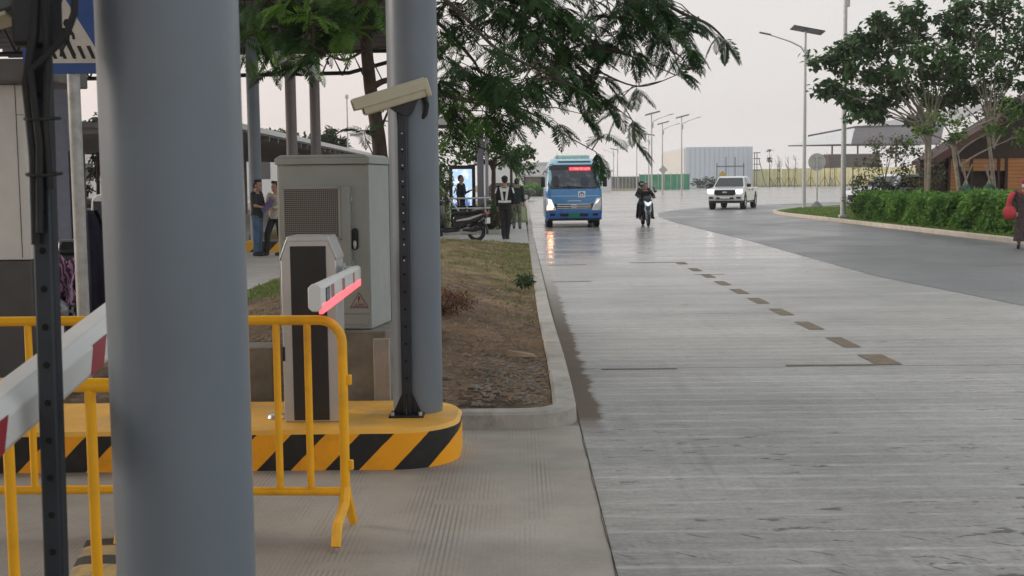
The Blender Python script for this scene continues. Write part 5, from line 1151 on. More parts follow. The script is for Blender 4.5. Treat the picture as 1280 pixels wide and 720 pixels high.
def hd_(x0, x1, y0, y1, h, m, label, n, ls, name='hedge', stems=True):
    root = thing(name, label, 'hedge', ((x0+x1)/2, (y0+y1)/2, .1)); lf = MB(); cx, cy = (x0+x1)/2, (y0+y1)/2
    for i in range(n):
        x = rnd.uniform(x0, x1); y = rnd.uniform(y0, y1); s_ = rnd.choice('tfls'); hh = h*(1+.10*math.sin(x*2.3+y*1.1)+.07*math.sin(y*3.7)+.05*math.sin(y*9+x*7))
        z = rnd.uniform(.02, hh)
        if s_ == 't': z = hh-abs(rnd.gauss(0, .07))
        elif s_ == 'f': y = y0+abs(rnd.gauss(0, .12))
        elif s_ == 'l': x = x0+abs(rnd.gauss(0, .12))
        o_ = .10*math.sin(y*2.9+z*4)+.07*math.sin(y*7+z*9)
        leaf(lf, V(x-cx+o_, y-cy, z), ls*rnd.uniform(.7, 1.3), .6)
    lf.build('foliage', m, root, fix=False)
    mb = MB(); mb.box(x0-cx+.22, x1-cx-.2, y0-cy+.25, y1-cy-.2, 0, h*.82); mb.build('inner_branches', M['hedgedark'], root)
    return root
# ---- right: hedge in a long clipped run on the lawn
hd_(12.35, 13.9, 30.0, 35.8, 1.0, M['hedge'], 'clipped bright green hedge run nearest the walking woman', 13000, .13)
hd_(12.3, 13.9, 35.85, 44.2, .92, M['hedge'], 'clipped bright green hedge run ending beside the galvanised lamp pole', 15000, .13)
# lawn blades
pts = []
for _ in range(9000):
    y = rnd.uniform(26, 64); x = 12.0+abs(rnd.gauss(0, 1.1)) if y < 44 else rnd.uniform(12.05, 19)
    if y > 56 and x < 12+ (y-56)*.35: continue
    pts.append(V(x, y, .115))
blades('lawn_grass', pts, M['lawn'], .07, .012, 4, .12, 'mown green lawn grass round the hedge and lamp poles', 'grass')

# ================================================================== TREES
def bez(a, b, c, d, n):
    return [a*(1-t)**3+b*3*t*(1-t)**2+c*3*t*t*(1-t)+d*t**3 for t in [i/n for i in range(n+1)]]
def frond(mb, p, d, L, npair=11, droop=.9, m=0):
    """a feathery compound leaf: a drooping rachis with pairs of narrow leaflets"""
    d = d.normalized(); side = d.cross(V(0, 0, 1)); side = side.normalized() if side.length > .1 else V(1, 0, 0)
    side = (Matrix.Rotation(rnd.gauss(0, .45), 3, d) @ side)
    pts = []; q = Vector(p); dv = Vector(d)
    for i in range(npair+2): pts.append(q.copy()); dv = (dv+V(0, 0, -droop/npair)).normalized(); q = q+dv*(L/(npair+1))
    for i in range(0, len(pts)-2, 2):
        a, b = pts[i], pts[i+2]; s_ = side*.0028; mb.add([a-s_, a+s_, b+s_, b-s_], [(0, 1, 2, 3)], m)
    for i in range(1, npair+2):
        t = i/(npair+1); ll = L*.33*math.sin(math.pi*min(1, t*.8+.22))*rnd.uniform(.8, 1.1); f = (pts[i]-pts[i-1]).normalized()
        for s_ in (-1, 1):
            e = (side*s_*.85+f*.62+V(0, 0, -.30-.25*rnd.random())).normalized(); wv = f*.02*(L/.4)*rnd.uniform(.85, 1.2)
            a = pts[i]; mb.add([a, a+e*ll*.5+wv, a+e*ll, a+e*ll*.5-wv*.6], [(0, 1, 2, 3)], m)

ft = thing('feathery_tree', 'large feathery leaved tree arching over the bank and lane from behind the cabinet', 'tree', (-1.13, 10.5, .2))
B0 = Vector(ft.location)
tk = MB()
tp = [at(488, 400, 10.5), at(484, 330, 10.5), at(479, 230, 10.5), at(473, 170, 10.5), at(463, 110, 10.5), at(458, 60, 10.5), at(455, 0, 10.5), at(458, -80, 10.6), at(470, -180, 10.8)]
tk.tube([p-B0 for p in tp], [.085, .075, .068, .062, .056, .052, .048, .042, .03], 12)
LIMBS = [  # (list of pixel,depth knots, start radius)
 ([(464, 110, 10.5), (490, 100, 10.6), (540, 116, 10.9), (610, 124, 11.2), (700, 100, 11.4)], .03),
 ([(456, 10, 10.5), (520, -30, 10.6), (600, -10, 10.9), (665, 6, 11.2), (700, 22, 11.4), (745, 55, 11.5), (790, 70, 11.5)], .045),
 ([(457, -40, 10.5), (560, -90, 10.8), (680, -70, 11.2), (790, -20, 11.5), (850, 15, 11.6), (885, 30, 11.7), (905, 48, 11.7)], .035),
 ([(650, 4, 11.2), (720, -12, 11.0), (780, 0, 11.0), (830, 12, 11.0)], .02),
 ([(540, 116, 10.9), (600, 130, 10.6), (650, 135, 10.4), (700, 165, 10.2), (745, 190, 10.1)], .014),
 ([(700, 60, 11.4), (750, 90, 11.3), (800, 108, 11.2), (850, 92, 11.1)], .013),
 ([(668, 10, 11.2), (690, 60, 11.8), (740, 110, 12.2), (790, 150, 12.4)], .018),
 ([(500, -10, 10.6), (560, 40, 11.6), (600, 90, 12.3), (620, 160, 12.8)], .022),
 ([(540, 116, 10.9), (560, 150, 11.6), (590, 180, 12.0), (640, 195, 12.2)], .016),
 ([(520, -30, 10.6), (580, 20, 10.0), (620, 60, 9.7), (680, 90, 9.6), (720, 110, 9.6)], .02),
 ([(456, 30, 10.5), (420, 22, 10.4), (380, 30, 10.2), (340, 34, 10.0), (300, 50, 9.9)], .022),
 ([(457, -10, 10.5), (400, -40, 10.2), (350, -30, 10.0), (300, 0, 9.8)], .022),
 ([(459, 60, 10.5), (430, 75, 10.2), (400, 62, 9.9), (380, 50, 9.7)], .014),
 ([(473, 170, 10.5), (490, 130, 10.9), (515, 105, 11.2)], .014),
 ([(480, 220, 10.5), (460, 180, 10.2), (455, 165, 10.1)], .008),
 ([(745, 20, 11.5), (790, 25, 11.3), (830, 42, 11.2), (860, 60, 11.2)], .012),
 ([(620, -10, 10.9), (650, -60, 11.0), (720, -100, 11.2)], .02), ([(560, -90, 10.8), (540, -170, 10.8)], .02), ([(430, -60, 10.4), (380, -120, 10.2)], .02),
]
tips = []
for kn, r0 in LIMBS:
    P_ = [at(*q)-B0 for q in kn]; sm_ = []
    for i in range(len(P_)-1):
        a, b = P_[i], P_[i+1]; pa = P_[max(0, i-1)]; pb = P_[min(len(P_)-1, i+2)]
        sm_ += bez(a, a+(b-pa)/6, b-(pb-a)/6, b, 6)[:-1]
    sm_.append(P_[-1]); n = len(sm_)
    tk.tube(sm_, [lerp(r0, r0*.25, i/(n-1)) for i in range(n)], 8)
    tips += [(p, (sm_[min(i+1, n-1)]-sm_[max(i-1, 0)]).normalized(), i/(n-1)) for i, p in enumerate(sm_)]
tk.build('trunk', M['bark'], ft, smooth=True)
lf = MB()
def inreg(px, py, regs):
    for x0, y0, x1, y1, w in regs:
        if x0 <= px <= x1 and y0 <= py <= y1: return w
    return 0
inv = CM.to_3x3().transposed()
def proj(p):
    v = inv @ (p-V(0, 0, CAM_H)); return 640-F_PX*v.x/v.z, 360+F_PX*v.y/v.z
tw = MB(); nf = 0
def crown_w(px, py):
    """how full the crown is along its spread (thin at the drooping outer tips)"""
    if px < 300: return 0
    if px < 487:
        lim = 95 if px < 400 else (60 if px < 440 else 40); return 1 if py < lim-8 else (.25 if py < lim+12 else 0)
    if px < 545: return .3 if py < 170 else 0
    if px < 640: return 1 if py < 120 else (.7 if py < 185 else 0)
    if px < 700: return .8 if py < 110 else (.25 if py < 165 else 0)
    if px < 800: return .8 if py < 80 else (.55 if py < 160 else (.35 if py < 190 else 0))
    if px < 850: return .7 if py < 70 else (.1 if py < 100 else 0)
    if px < 925: return .5 if (py < 75 and py > 5+ (px-850)*.3) else 0
    return 0
for p, d, t in tips:
    for _ in range(6):
        # small twigs ending in a tuft of fronds, with air between the tufts
        off_ = V(rnd.gauss(0, .26), rnd.gauss(0, .4), rnd.gauss(-.02, .17)); e = p+off_
        w = crown_w(*proj(e+B0))
        if proj(e+B0)[0] > 840: e = lerp(p, e, .35)
        if rnd.random() > w*.3: continue
        tw.tube([p, lerp(p, e, .6)+V(0, 0, .03), e], [.006, .005, .003], 5)
        px_, py_ = proj(e+B0)
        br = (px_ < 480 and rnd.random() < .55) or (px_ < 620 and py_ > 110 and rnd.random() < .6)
        for _ in range(rnd.choice((3, 4, 5, 6))):
            a = rnd.uniform(0, 6.28); fd = V(math.cos(a), math.sin(a), rnd.uniform(-.3, .35))+off_*.9+d*.5
            tip = e+fd.normalized()*.3+V(0, 0, -.12)
            if crown_w(*proj(tip+B0)) <= .01 and rnd.random() < .6: continue
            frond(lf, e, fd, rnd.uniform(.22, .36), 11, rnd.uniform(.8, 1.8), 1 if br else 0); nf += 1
for p, d, t in tips:
    if t < .99: continue
    for _ in range(6):
        a = rnd.uniform(0, 6.28); frond(lf, p, d*1.1+V(math.cos(a), math.sin(a), rnd.uniform(-.5, .2))*.8, rnd.uniform(.22, .34), 11, rnd.uniform(.8, 1.8), 0)
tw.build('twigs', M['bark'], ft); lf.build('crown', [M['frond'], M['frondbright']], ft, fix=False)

def crown_tree(name, label, base, top_, clumps, lm, n_leaf, ls, tr=.13, bark='barkpale', lw=.62, group=None, fork=.5, cat='tree', second=None):
    root = thing(name, label, cat, base, 0, group); B = Vector(base); tb = MB(); lf = MB(); top_ = Vector(top_)-B
    tb.tube(bez(V(0, 0, 0), V(0, 0, top_.z*.4), top_*.7, top_, 8), [tr*lerp(1, .7, i/8) for i in range(9)], 10)
    for c, r in clumps:
        c = Vector(c)-B; s_ = lerp(V(0, 0, top_.z*.6), top_, rnd.random()*fork+1-fork)
        path = bez(s_, s_+V(0, 0, (c.z-s_.z)*.35)+V((c.x-s_.x)*.15, (c.y-s_.y)*.15, 0), lerp(s_, c, .7)+V(0, 0, .1), c, 8)
        tb.tube(path, [tr*lerp(.5, .1, i/8) for i in range(9)], 7)
        vol = r[0]*r[1]*r[2] if isinstance(r, tuple) else r**3; r = r if isinstance(r, tuple) else (r, r, r*.75)
        for _ in range(5):
            e = c+V(rnd.uniform(-1, 1)*r[0], rnd.uniform(-1, 1)*r[1], rnd.uniform(-.7, .9)*r[2])*.8; q = path[rnd.choice((5, 6, 7))]
            tb.tube([q, lerp(q, e, .5)+V(0, 0, .06), e], [tr*.12, tr*.09, tr*.05], 5)
        sub = [V(rnd.gauss(0, .5)*r[0], rnd.gauss(0, .5)*r[1], rnd.gauss(0, .5)*r[2]) for _ in range(max(5, int(n_leaf/16)))]
        for _ in range(n_leaf):
            g_ = rnd.choice(sub); p = c+g_+V(rnd.gauss(0, .11), rnd.gauss(0, .11), rnd.gauss(0, .09)); leaf(lf, p, ls*rnd.uniform(.65, 1.25), lw)
    tb.build('trunk', M[bark], root, smooth=True)
    if isinstance(lm, tuple):
        o = lf.build('crown', [M[q] for q in lm], root, fix=False)
        for p_ in o.data.polygons: p_.material_index = 0 if (p_.index//2*7919 % 97) < 70 else 1
    else: lf.build('crown', M[lm], root, fix=False)
    return root
def CL(lst): return [(at(px, py, Y), (rx*Y/F_PX, rx*Y/F_PX, rz*Y/F_PX)) for px, py, Y, rx, rz in lst]
YT = 41.0
crown_tree('broadleaf_tree', 'broad leaved tree with long layered limbs reaching left over the lamp pole', (at(1160, 240, YT).x, YT, .115), at(1163, 160, YT),
 CL([(1035, 75, 41, 20, 9), (1060, 88, 41, 18, 10), (1090, 95, 41.3, 20, 12), (1035, 110, 40.5, 14, 9), (1060, 118, 41, 17, 10), (1085, 65, 41, 22, 13), (1120, 88, 40.6, 24, 17), (1075, 135, 41.6, 18, 9), (1100, 125, 41, 18, 10), (1112, 48, 41, 20, 12), (1100, 30, 40.5, 18, 10), (1145, 65, 41, 26, 18), (1140, 15, 41, 12, 14), (1175, 30, 41.5, 26, 16), (1160, 100, 41.5, 24, 16), (1180, 75, 40, 26, 18), (1130, 110, 42, 18, 12), (1200, 45, 42, 22, 16), (1140, 38, 42, 22, 14), (1075, 50, 41.4, 14, 8), (1195, 80, 41.5, 24, 18), (1200, 110, 42, 20, 12), (1170, 125, 42.5, 18, 10), (1060, 62, 41, 12, 7), (1090, 142, 41, 16, 7)]), 'leafbroad', 300, .235, .075, 'barkpale', fork=.75)
crown_tree('broadleaf_tree', 'broad leaved tree with a tall dense crown in front of the wooden chalet', (at(1236, 240, 41).x, 40.4, .115), at(1233, 150, 40.4),
 CL([(1215, 25, 41, 26, 18), (1240, 60, 40.5, 28, 22), (1265, 35, 41, 26, 20), (1245, 8, 41, 20, 14), (1275, 75, 41, 24, 20), (1215, 85, 40, 24, 18), (1250, 100, 41, 26, 16), (1290, 50, 42, 26, 24), (1285, 110, 41.5, 22, 18), (1220, 115, 42, 22, 12), (1225, 55, 42, 24, 18), (1250, 135, 42, 18, 10), (1275, 140, 42, 18, 12), (1300, 10, 42, 26, 20), (1200, 8, 41.5, 18, 12), (1195, 125, 41.5, 16, 9)]), 'leafbroad', 340, .2, .075, 'barkpale', fork=.75)
crown_tree('small_tree', 'small tree with fresh yellow green leaves between the hedge and the chalet', (at(1207, 240, 37.6).x, 38.0, .115), at(1190, 170, 38),
 CL([(1150, 165, 38, 12, 8), (1190, 170, 38, 14, 8), (1240, 165, 38, 16, 10), (1265, 140, 38, 14, 14), (1172, 148, 38, 12, 9), (1200, 150, 38.4, 12, 8), (1275, 170, 38, 12, 9)]), ('leafyoung', 'leafbroad'), 110, .16, .08, 'barkpale', fork=.9)
crown_tree('small_tree', 'slender pale trunked tree rising beside the chalet eave', (at(1157, 260, 44.4).x, 44.4, .115), at(1158, 150, 44.4), CL([(1155, 150, 44.4, 12, 8), (1168, 120, 44.4, 16, 10), (1140, 150, 44.4, 9, 7)]), 'leafbroad', 130, .17, .07, 'barkpale')
crown_tree('flowering_shrub', 'airy flowering shrub with dusty pink blossom behind the left end of the hedge', (at(1105, 250, 46).x, 46, .115), at(1105, 225, 46),
 CL([(1085, 205, 46, 18, 13), (1110, 195, 46, 20, 14), (1130, 210, 46, 18, 14), (1095, 182, 46, 16, 9), (1120, 176, 46, 16, 9), (1140, 190, 46, 16, 10), (1080, 225, 46, 14, 8), (1145, 225, 45.5, 18, 14), (1165, 215, 45.5, 12, 14)]), ('leafbroad', 'pink'), 200, .13, .05, 'barkpale', fork=.95, cat='shrub')
shrub('shrub', (at(1120, 235, 44).x+.2, 46.0, .115), (1.5, .7, .72), M['hedgedark'], 3000, .13, 'dark rounded shrub low behind the left end of the hedge', 'shrub')
# tree stakes
for i, (px, Y) in enumerate(((1207, 37.9), (1236, 40.2))):
    b = at(px, 250, Y); root = thing('tree_stakes', ('crossed pale stakes tied round the small yellow green tree', 'crossed pale stakes tied round the tree before the chalet')[i], 'stakes', (b.x, Y, .115))
    for dx, dy in ((-.55, 0), (.5, .1), (.1, -.5)):
        mb = MB(); mb.tube([V(dx, dy, 0), V(-dx*.35, -dy*.35, 1.9)], .028, 6); mb.build('stake', M['barkpale'], root)
    mb = MB(); mb.cyl(V(-.1, 0, 1.05), V(.1, .02, 1.2), .15, 10); mb.build('tie', mat('green tie cloth', (.03, .09, .07), .8), root)
# trees beyond the parking canopy and glimpses on the left
crown_tree('distant_tree', 'dark round topped tree beyond the parking canopy', (at(412, 230, 95).x, 95, 0), at(412, 190, 95), CL([(400, 180, 95, 13, 10), (412, 170, 95, 12, 10), (425, 182, 95, 12, 10), (395, 190, 95, 12, 8), (418, 190, 95, 14, 8)]), 'hedgedark', 300, .42, .2, 'bark', group='trees beyond the parking canopy')
crown_tree('distant_tree', 'low dark tree left of the round topped one beyond the parking canopy', (at(380, 230, 100).x, 100, 0), at(380, 190, 100), CL([(345, 168, 100, 10, 5), (360, 172, 100, 12, 6), (380, 176, 100, 12, 8), (335, 170, 100, 9, 5)]), 'hedgedark', 200, .42, .2, 'bark', group='trees beyond the parking canopy')
crown_tree('distant_tree', 'leafy tree glimpsed left of the nearest column', (at(122, 230, 60).x, 60, 0), at(122, 185, 60), CL([(118, 153, 60, 9, 4), (130, 150, 60, 9, 5), (122, 195, 62, 8, 8), (118, 215, 62, 9, 6), (108, 238, 62, 10, 6)]), 'hedgedark', 110, .3, .1, 'bark')
# bare trees between canopies
for px in (332, 340, 350):
    pass

crown_tree('roadside_tree', 'leafy tree with a slim trunk by the square pillars', (at(617, 270, 39).x, 39, .16), at(617, 200, 39), CL([(600, 185, 39, 22, 12), (575, 195, 39, 18, 12), (628, 185, 39, 16, 12), (554, 215, 39.5, 9, 16), (640, 195, 39, 14, 7), (552, 190, 39.5, 12, 20), (655, 190, 38.5, 10, 6)]), ('leafbroad', 'frondbright'), 240, .16, .09, 'bark')
crown_tree('roadside_tree', 'young dark tree behind the security guard, its trunk above his head', (at(639, 240, 48).x, 48, .16), at(639, 200, 48), CL([(640, 200, 48, 16, 7), (655, 210, 48, 11, 4), (625, 200, 48, 12, 6)]), 'leafbroad', 120, .18, .07, 'bark')

# ================================================================== LAMPS AND FAR ROADSIDE
def lamp(px, Y, side_, h, label, panel=True, arm=1.9, hc=None, foot=0.0):
    b = at(px, 240, Y); root = thing('street_lamp', label, 'street lamp', (b.x, Y, foot), 0, 'solar street lamps')
    mb = MB(); mb.tube([V(0, 0, 0), V(0, 0, h*.55), V(0, 0, h)], [.11, .085, .055], 14); mb.build('pole', M['galv'], root, smooth=True)
    z0 = h-1.15; mb = MB(); mb.tube([V(0, 0, z0), V(side_*arm*.12, 0, z0+.35), V(side_*arm*.4, 0, z0+.62), V(side_*arm*.75, 0, z0+.85), V(side_*arm, 0, z0+1.0)], [.045, .04, .035, .03, .03], 8); mb.build('arm', M['galv'], root, smooth=True)
    mb = MB(); mb.cbox((0, 0, 0), (.62, .22, .07)); mb.xf(Matrix.Translation((side_*(arm+.2), 0, z0+1.06)) @ Matrix.Rotation(-side_*R(12), 4, 'Y')); mb.build('lamp_head', M['steel'], root, bevel=.02)
    if panel: mb = MB(); mb.cbox((0, 0, 0), (1.65, .9, .05)); mb.xf(Matrix.Translation((0.1, 0, h+.06)) @ Matrix.Rotation(R(11 if side_ < 0 else -14), 4, 'Y') @ Matrix.Rotation(R(-6), 4, 'X')); mb.build('solar_panel', mat('dark solar panel', (.05, .055, .075), .3) if 'sp' not in M else M['sp'], root)
    mb = MB(); mb.cbox((.1, 0, z0-.1), (.2, .16, .6)); mb.build('battery_box', M['galv'], root, bevel=.01)
    mb = MB(); mb.cyl(V(0, 0, 0), V(0, 0, .03), .22, 16); mb.build('base_flange', M['galv'], root)
    return root
M['sp'] = mat('dark solar panel', (.05, .055, .075), .3)
lamp(1005, 63.5, -1, 9.2, 'tall solar street lamp on the lawn nose, its arm reaching left', foot=.1)
lamp(852, 150, 1, 9.6, 'far solar street lamp standing before the white warehouse corner')
lamp(828, 166, 1, 9.6, 'far solar street lamp left of the warehouse, by the green screen')
lamp(814.6, 132, 1, 9.0, 'far solar street lamp directly above the scooter riders')
lamp(811, 190, -1, 9.0, 'faint far street lamp just left of the one above the riders')
lamp(796, 215, 1, 9.0, 'faint far street lamp in the middle between bus and riders')
lamp(772, 240, 1, 9.0, 'faint far street lamp second right of the minibus')
lamp(767, 270, -1, 9.0, 'faint far street lamp nearest the right side of the minibus')
# the tall pole by the hedge
b = at(1053.5, 273, 46.2); root = thing('lamp_pole', 'tall galvanised lamp pole at the end of the hedge with a box near its top', 'lamp pole', (b.x, 46.2, .115))
mb = MB(); mb.tube([V(0, 0, 0), V(0, 0, 4), V(0, 0, 10)], [.105, .09, .065], 16); mb.build('pole', M['galv'], root, smooth=True)
mb = MB(); mb.cbox((.07, 0, 8.35), (.17, .16, .75)); mb.build('battery_box', M['galv'], root, bevel=.01)
mb = MB(); mb.cbox((0, 0, .06), (.3, .3, .12)); mb.build('base_flange', M['galv'], root, bevel=.02)
mb = MB(); mb.tube([V(0, 0, 8.9), V(-.3, 0, 9.4), V(-1.8, 0, 9.9)], .035, 8); mb.build('arm', M['galv'], root)
# round sign seen from behind
b = at(1021, 262, 66); root = thing('round_sign', 'round traffic sign seen from its pale back on a thin post', 'road sign', (b.x, 66, .115))
mb = MB(); mb.tube([V(0, 0, 0), V(0, 0, 2.7)], .05, 12); mb.build('post', M['galv'], root)
mb = MB(); mb.cyl(V(0, .06, 2.45), V(0, .09, 2.45), .48, 40); mb.build('disc', mat('pale sign back', (.50, .50, .49), .5, var=.06), root)
for z in (2.2, 2.7): mb = MB(); mb.box(-.3, .3, .03, .059, z-.02, z+.02); mb.build('bracket', M['galv'], root)
mb = MB(); mb.rings([[V(.38*math.cos(a), .38*math.sin(a), 0) for a in [i*math.pi/4 for i in range(8)]], [V(.08*math.cos(a), .08*math.sin(a), .3) for a in [i*math.pi/4 for i in range(8)]]]); mb.build('footing', M['slab'], root)

# yellow hoarding along the far road
yw = thing('yellow_hoarding', 'long pale yellow panel wall along the far side of the road', 'wall', (0, 0, 0))
A, B = V(50, 372, 0), V(158, 308, 0); k = NT('pale yellow sheet'); co = k.n('ShaderNodeTexCoord').outputs['Object']
sp = k.n('ShaderNodeSeparateXYZ'); k.l(co, sp.inputs[0]); fr = k.math('FRACT', k.math('MULTIPLY', sp.outputs[0], 1.0))
k.l(k.mix(k.math('LESS_THAN', fr, .06), k.mix(k.rng(k.noise(co, .4, 4), .35, .65, 0, 1), (.82, .76, .40), (.90, .85, .50)), (.42, .39, .22)), k.b.inputs['Base Color']); k.b.inputs['Roughness'].default_value = .6
mb = MB(); d = (B-A).normalized(); nn = V(-d.y, d.x, 0)*.1
for i in range(12):
    a = lerp(A, B, i/12); b = lerp(A, B, (i+.985)/12); mb.rings([[a, a+V(0, 0, 5.1), a+V(0, 0, 5.1)+nn, a+nn], [b, b+V(0, 0, 5.2), b+V(0, 0, 5.2)+nn, b+nn]])
mb.build('panel', k.m, yw)
hs = MB()
for i in range(900):
    t = rnd.random(); p = lerp(A, B, t)-V(.2, 1.2, 0)+V(rnd.uniform(-1, 1), rnd.uniform(-1.2, .6), rnd.uniform(0, .5)**1.5); leaf(hs, p, .5, .5)
tag(hs.build('scrub', M['hedgedark'], fix=False), 'low dark scrub along the foot of the yellow hoarding', 'scrub', kind='stuff')
sap = [(884, 0, 190), (890, 1, 200), (902, 1, 195), (912, 2, 195), (918, 1, 200), (929, 1, 188), (962, 2, 188), (972, 1, 196), (975, 0, 196), (986, 1, 196), (993, 1, 196), (1013, 0, 195), (1031, 1, 192), (1037, 0, 196), (1044, 1, 200), (1066, 0, 198), (1073, 1, 196)]
words = ['leafless forked sapling', 'thin bare sapling', 'sapling with leaf tufts']
for i, (px, kind, py) in enumerate(sap):
    t = (px-860)/(1090-860); Yd = lerp(372, 308, t)-8; b = at(px, 234, Yd); z1 = at(px, py, Yd).z
    pos = 'before the warehouse' if px < 945 else ('by the hoarding, left of solar lamp' if px < 1004 else 'by the hoarding, right of solar lamp')
    root = thing('staked_sapling', f'{words[kind]}, {["1st","2nd","3rd","4th","5th","6th","7th","8th"][sum(1 for q in sap[:i] if (q[0]<945)==(px<945) and (q[0]>1004)==(px>1004))]} from left {pos}', 'sapling', (b.x, Yd, 0), 0, 'staked saplings along the yellow hoarding')
    mb = MB(); ln = rnd.uniform(-.4, .4); mb.tube([V(0, 0, 0), V(ln*.4, 0, z1*.5), V(ln, 0, z1)], [.13, .10, .05], 6)
    for _ in range(5):
        z = rnd.uniform(.45, .9)*z1; a = rnd.choice((-1, 1)); mb.tube([V(ln*z/z1, 0, z), V(ln*z/z1+a*.5, rnd.uniform(-.3, .3), z+.7), V(ln*z/z1+a*.8, 0, z+rnd.uniform(1, 1.9))], [.06, .045, .025], 5)
    mb.build('trunk', M['bark'], root)
    for s_ in rnd.sample((-1, 1, .6), 2): mb = MB(); mb.tube([V(s_*1.5, 0, 0), V(s_*.1, 0, 2.6)], .06, 5); mb.build('stake', M['bark'], root)
    if kind:
        l_ = MB()
        for _ in range(14 if kind == 1 else 110): leaf(l_, V(ln+rnd.gauss(0, .4), rnd.gauss(0, .4), z1*(rnd.uniform(.55, 1.05) if kind == 1 else rnd.choice((.72, .78, 1.0)))), .4 if kind == 1 else .6, .6)
        l_.build('leaves', M['hedgedark'], root, fix=False)
# low scrub clump in front of the hoarding
shrub('shrub', (at(884, 232, 300).x, 300, 0), (4.2, 2, 1.3), M['hedgedark'], 500, .8, 'dark straggly shrub at the foot of the yellow hoarding above the pickup', 'shrub')
# caution sign
b = at(903, 232, 215); root = thing('diamond_sign', 'small yellow diamond sign before the hoarding above the pickup', 'road sign', (b.x, 215, 0)); mb = MB(); mb.tube([V(0, 0, 0), V(0, 0, 2.6)], .06, 8); mb.build('post', M['galv'], root)
mb = MB(); mb.prism([(0, 2.0), (.75, 2.75), (0, 3.5), (-.75, 2.75)], -.12, -.08, 'y'); mb.build('plate', mat('amber sign', (.55, .36, .08), .5), root)
b = at(828.5, 232, 160); root = thing('diamond_sign', 'small pale diamond sign on the street lamp by the green screen', 'road sign', (b.x, 159.6, 2.0)); mb = MB(); mb.prism([(0, .6), (.6, 1.2), (0, 1.8), (-.6, 1.2)], -.06, 0, 'y'); mb.build('plate', M['galv'], root)
mb = MB(); mb.tube([V(0, .05, -2), V(0, .05, 1.6)], .04, 6); mb.build('post', M['galv'], root)
# green mesh screen and pale long fence
def wallseg(name, label, cat, px0, px1, Y, z0, z1, m, posts=None):
    a, b = at(px0, 230, Y), at(px1, 230, Y); root = thing(name, label, cat, (a.x, Y, 0)); L = b.x-a.x
    mb = MB(); mb.box(0, L, 0, .15, z0, z1); mb.build('panel', m, root)
    if posts:
        for i in range(posts+1): mb = MB(); x = L*i/posts; mb.box(x-.08, x+.08, -.16, -.01, 0, z1+.2); mb.build('post', M['galv'], root)
    return root
wallseg('green_screen', 'bright green construction mesh screen behind the scooter riders', 'screen', 799, 862, 262, 0, 3.3, mat('green mesh', (.06, .36, .20), .7, var=.35, scale=.5), 8)
wallseg('long_fence', 'long dull grey fence between the minibus and the green screen', 'fence', 756, 800, 266, .3, 2.9, mat('grey fence sheet', (.20, .205, .20), .7, var=.3, scale=.6), 10)
wh = thing('warehouse', 'big pale blue warehouse, its sunlit side coloured white, beyond the yellow hoarding', 'building', (0, 0, 0))
PB = mat('pale blue cladding', (.66, .74, .82), .6, var=.05, scale=.1); PW = mat('white cladding', (.74, .745, .74), .6, var=.04, scale=.2)
a, b = at(857, 184, 340), at(941, 184, 340); c = at(823, 192, 400)
mb = MB(); mb.add([V(a.x, 340, 0), V(b.x, 340, 0), V(b.x, 340, a.z), V(a.x, 340, a.z), V(a.x, 396, 0), V(b.x, 396, 0), V(b.x, 396, a.z), V(a.x, 396, a.z)], [(0, 1, 2, 3), (1, 5, 6, 2), (4, 7, 6, 5), (3, 2, 6, 7), (0, 3, 7, 4)]); mb.build('wall', PB, wh)
mb = MB()
for i in range(1, 14): x = lerp(a.x, b.x, i/14); mb.box(x-.05, x+.05, 339.9, 339.98, 3, a.z-.1)
mb.build('wall_joint', mat('blue grey joint', (.50, .55, .63), .6), wh)
mb = MB(); mb.rings([[V(a.x-.05, 341, 0), V(a.x-.05, 341, a.z-.3), V(a.x-.05, 396, a.z-.3), V(a.x-.05, 396, 0)], [V(a.x-.3, 341, 0), V(a.x-.3, 341, a.z-.3), V(a.x-.3, 396, a.z-.3), V(a.x-.3, 396, 0)]]); mb.build('sunlit_side_wall', PW, wh)  # sunlight on the left face put into its colour, whiter than the front
sc_ = thing('scaffold', 'thin scaffold frame at the right end of the pale warehouse', 'scaffold', (b.x+.3, 339, 0)); mb = MB()
for x in (0, .7, 3.2): mb.tube([V(x, 0, 0), V(x if x < 2 else 1.2, 0, 9.6 if x < 2 else 8)], .12, 5)
mb.build('upright', M['steel'], sc_)
for z in (4.5, 6.2, 7.8, 9.4): mb = MB(); mb.box(-.3, 1.6, -.2, .2, z, z+.25); mb.build('ledger', M['steel'], sc_)
cg_ = thing('cable_trestle', 'dark horizontal rail on posts against the warehouse wall', 'trestle', (at(900, 210, 320).x, 320, 0)); mb = MB(); mb.box(-1, 6.5, 0, .3, 5.4, 5.75); mb.build('rail', M['steel'], cg_)
for x in (-.8, 1.6, 4, 6.3): mb = MB(); mb.box(x-.12, x+.12, 0, .3, 0, 8 if x in (1.6, 4) else 6.5); mb.build('post', M['steel'], cg_)
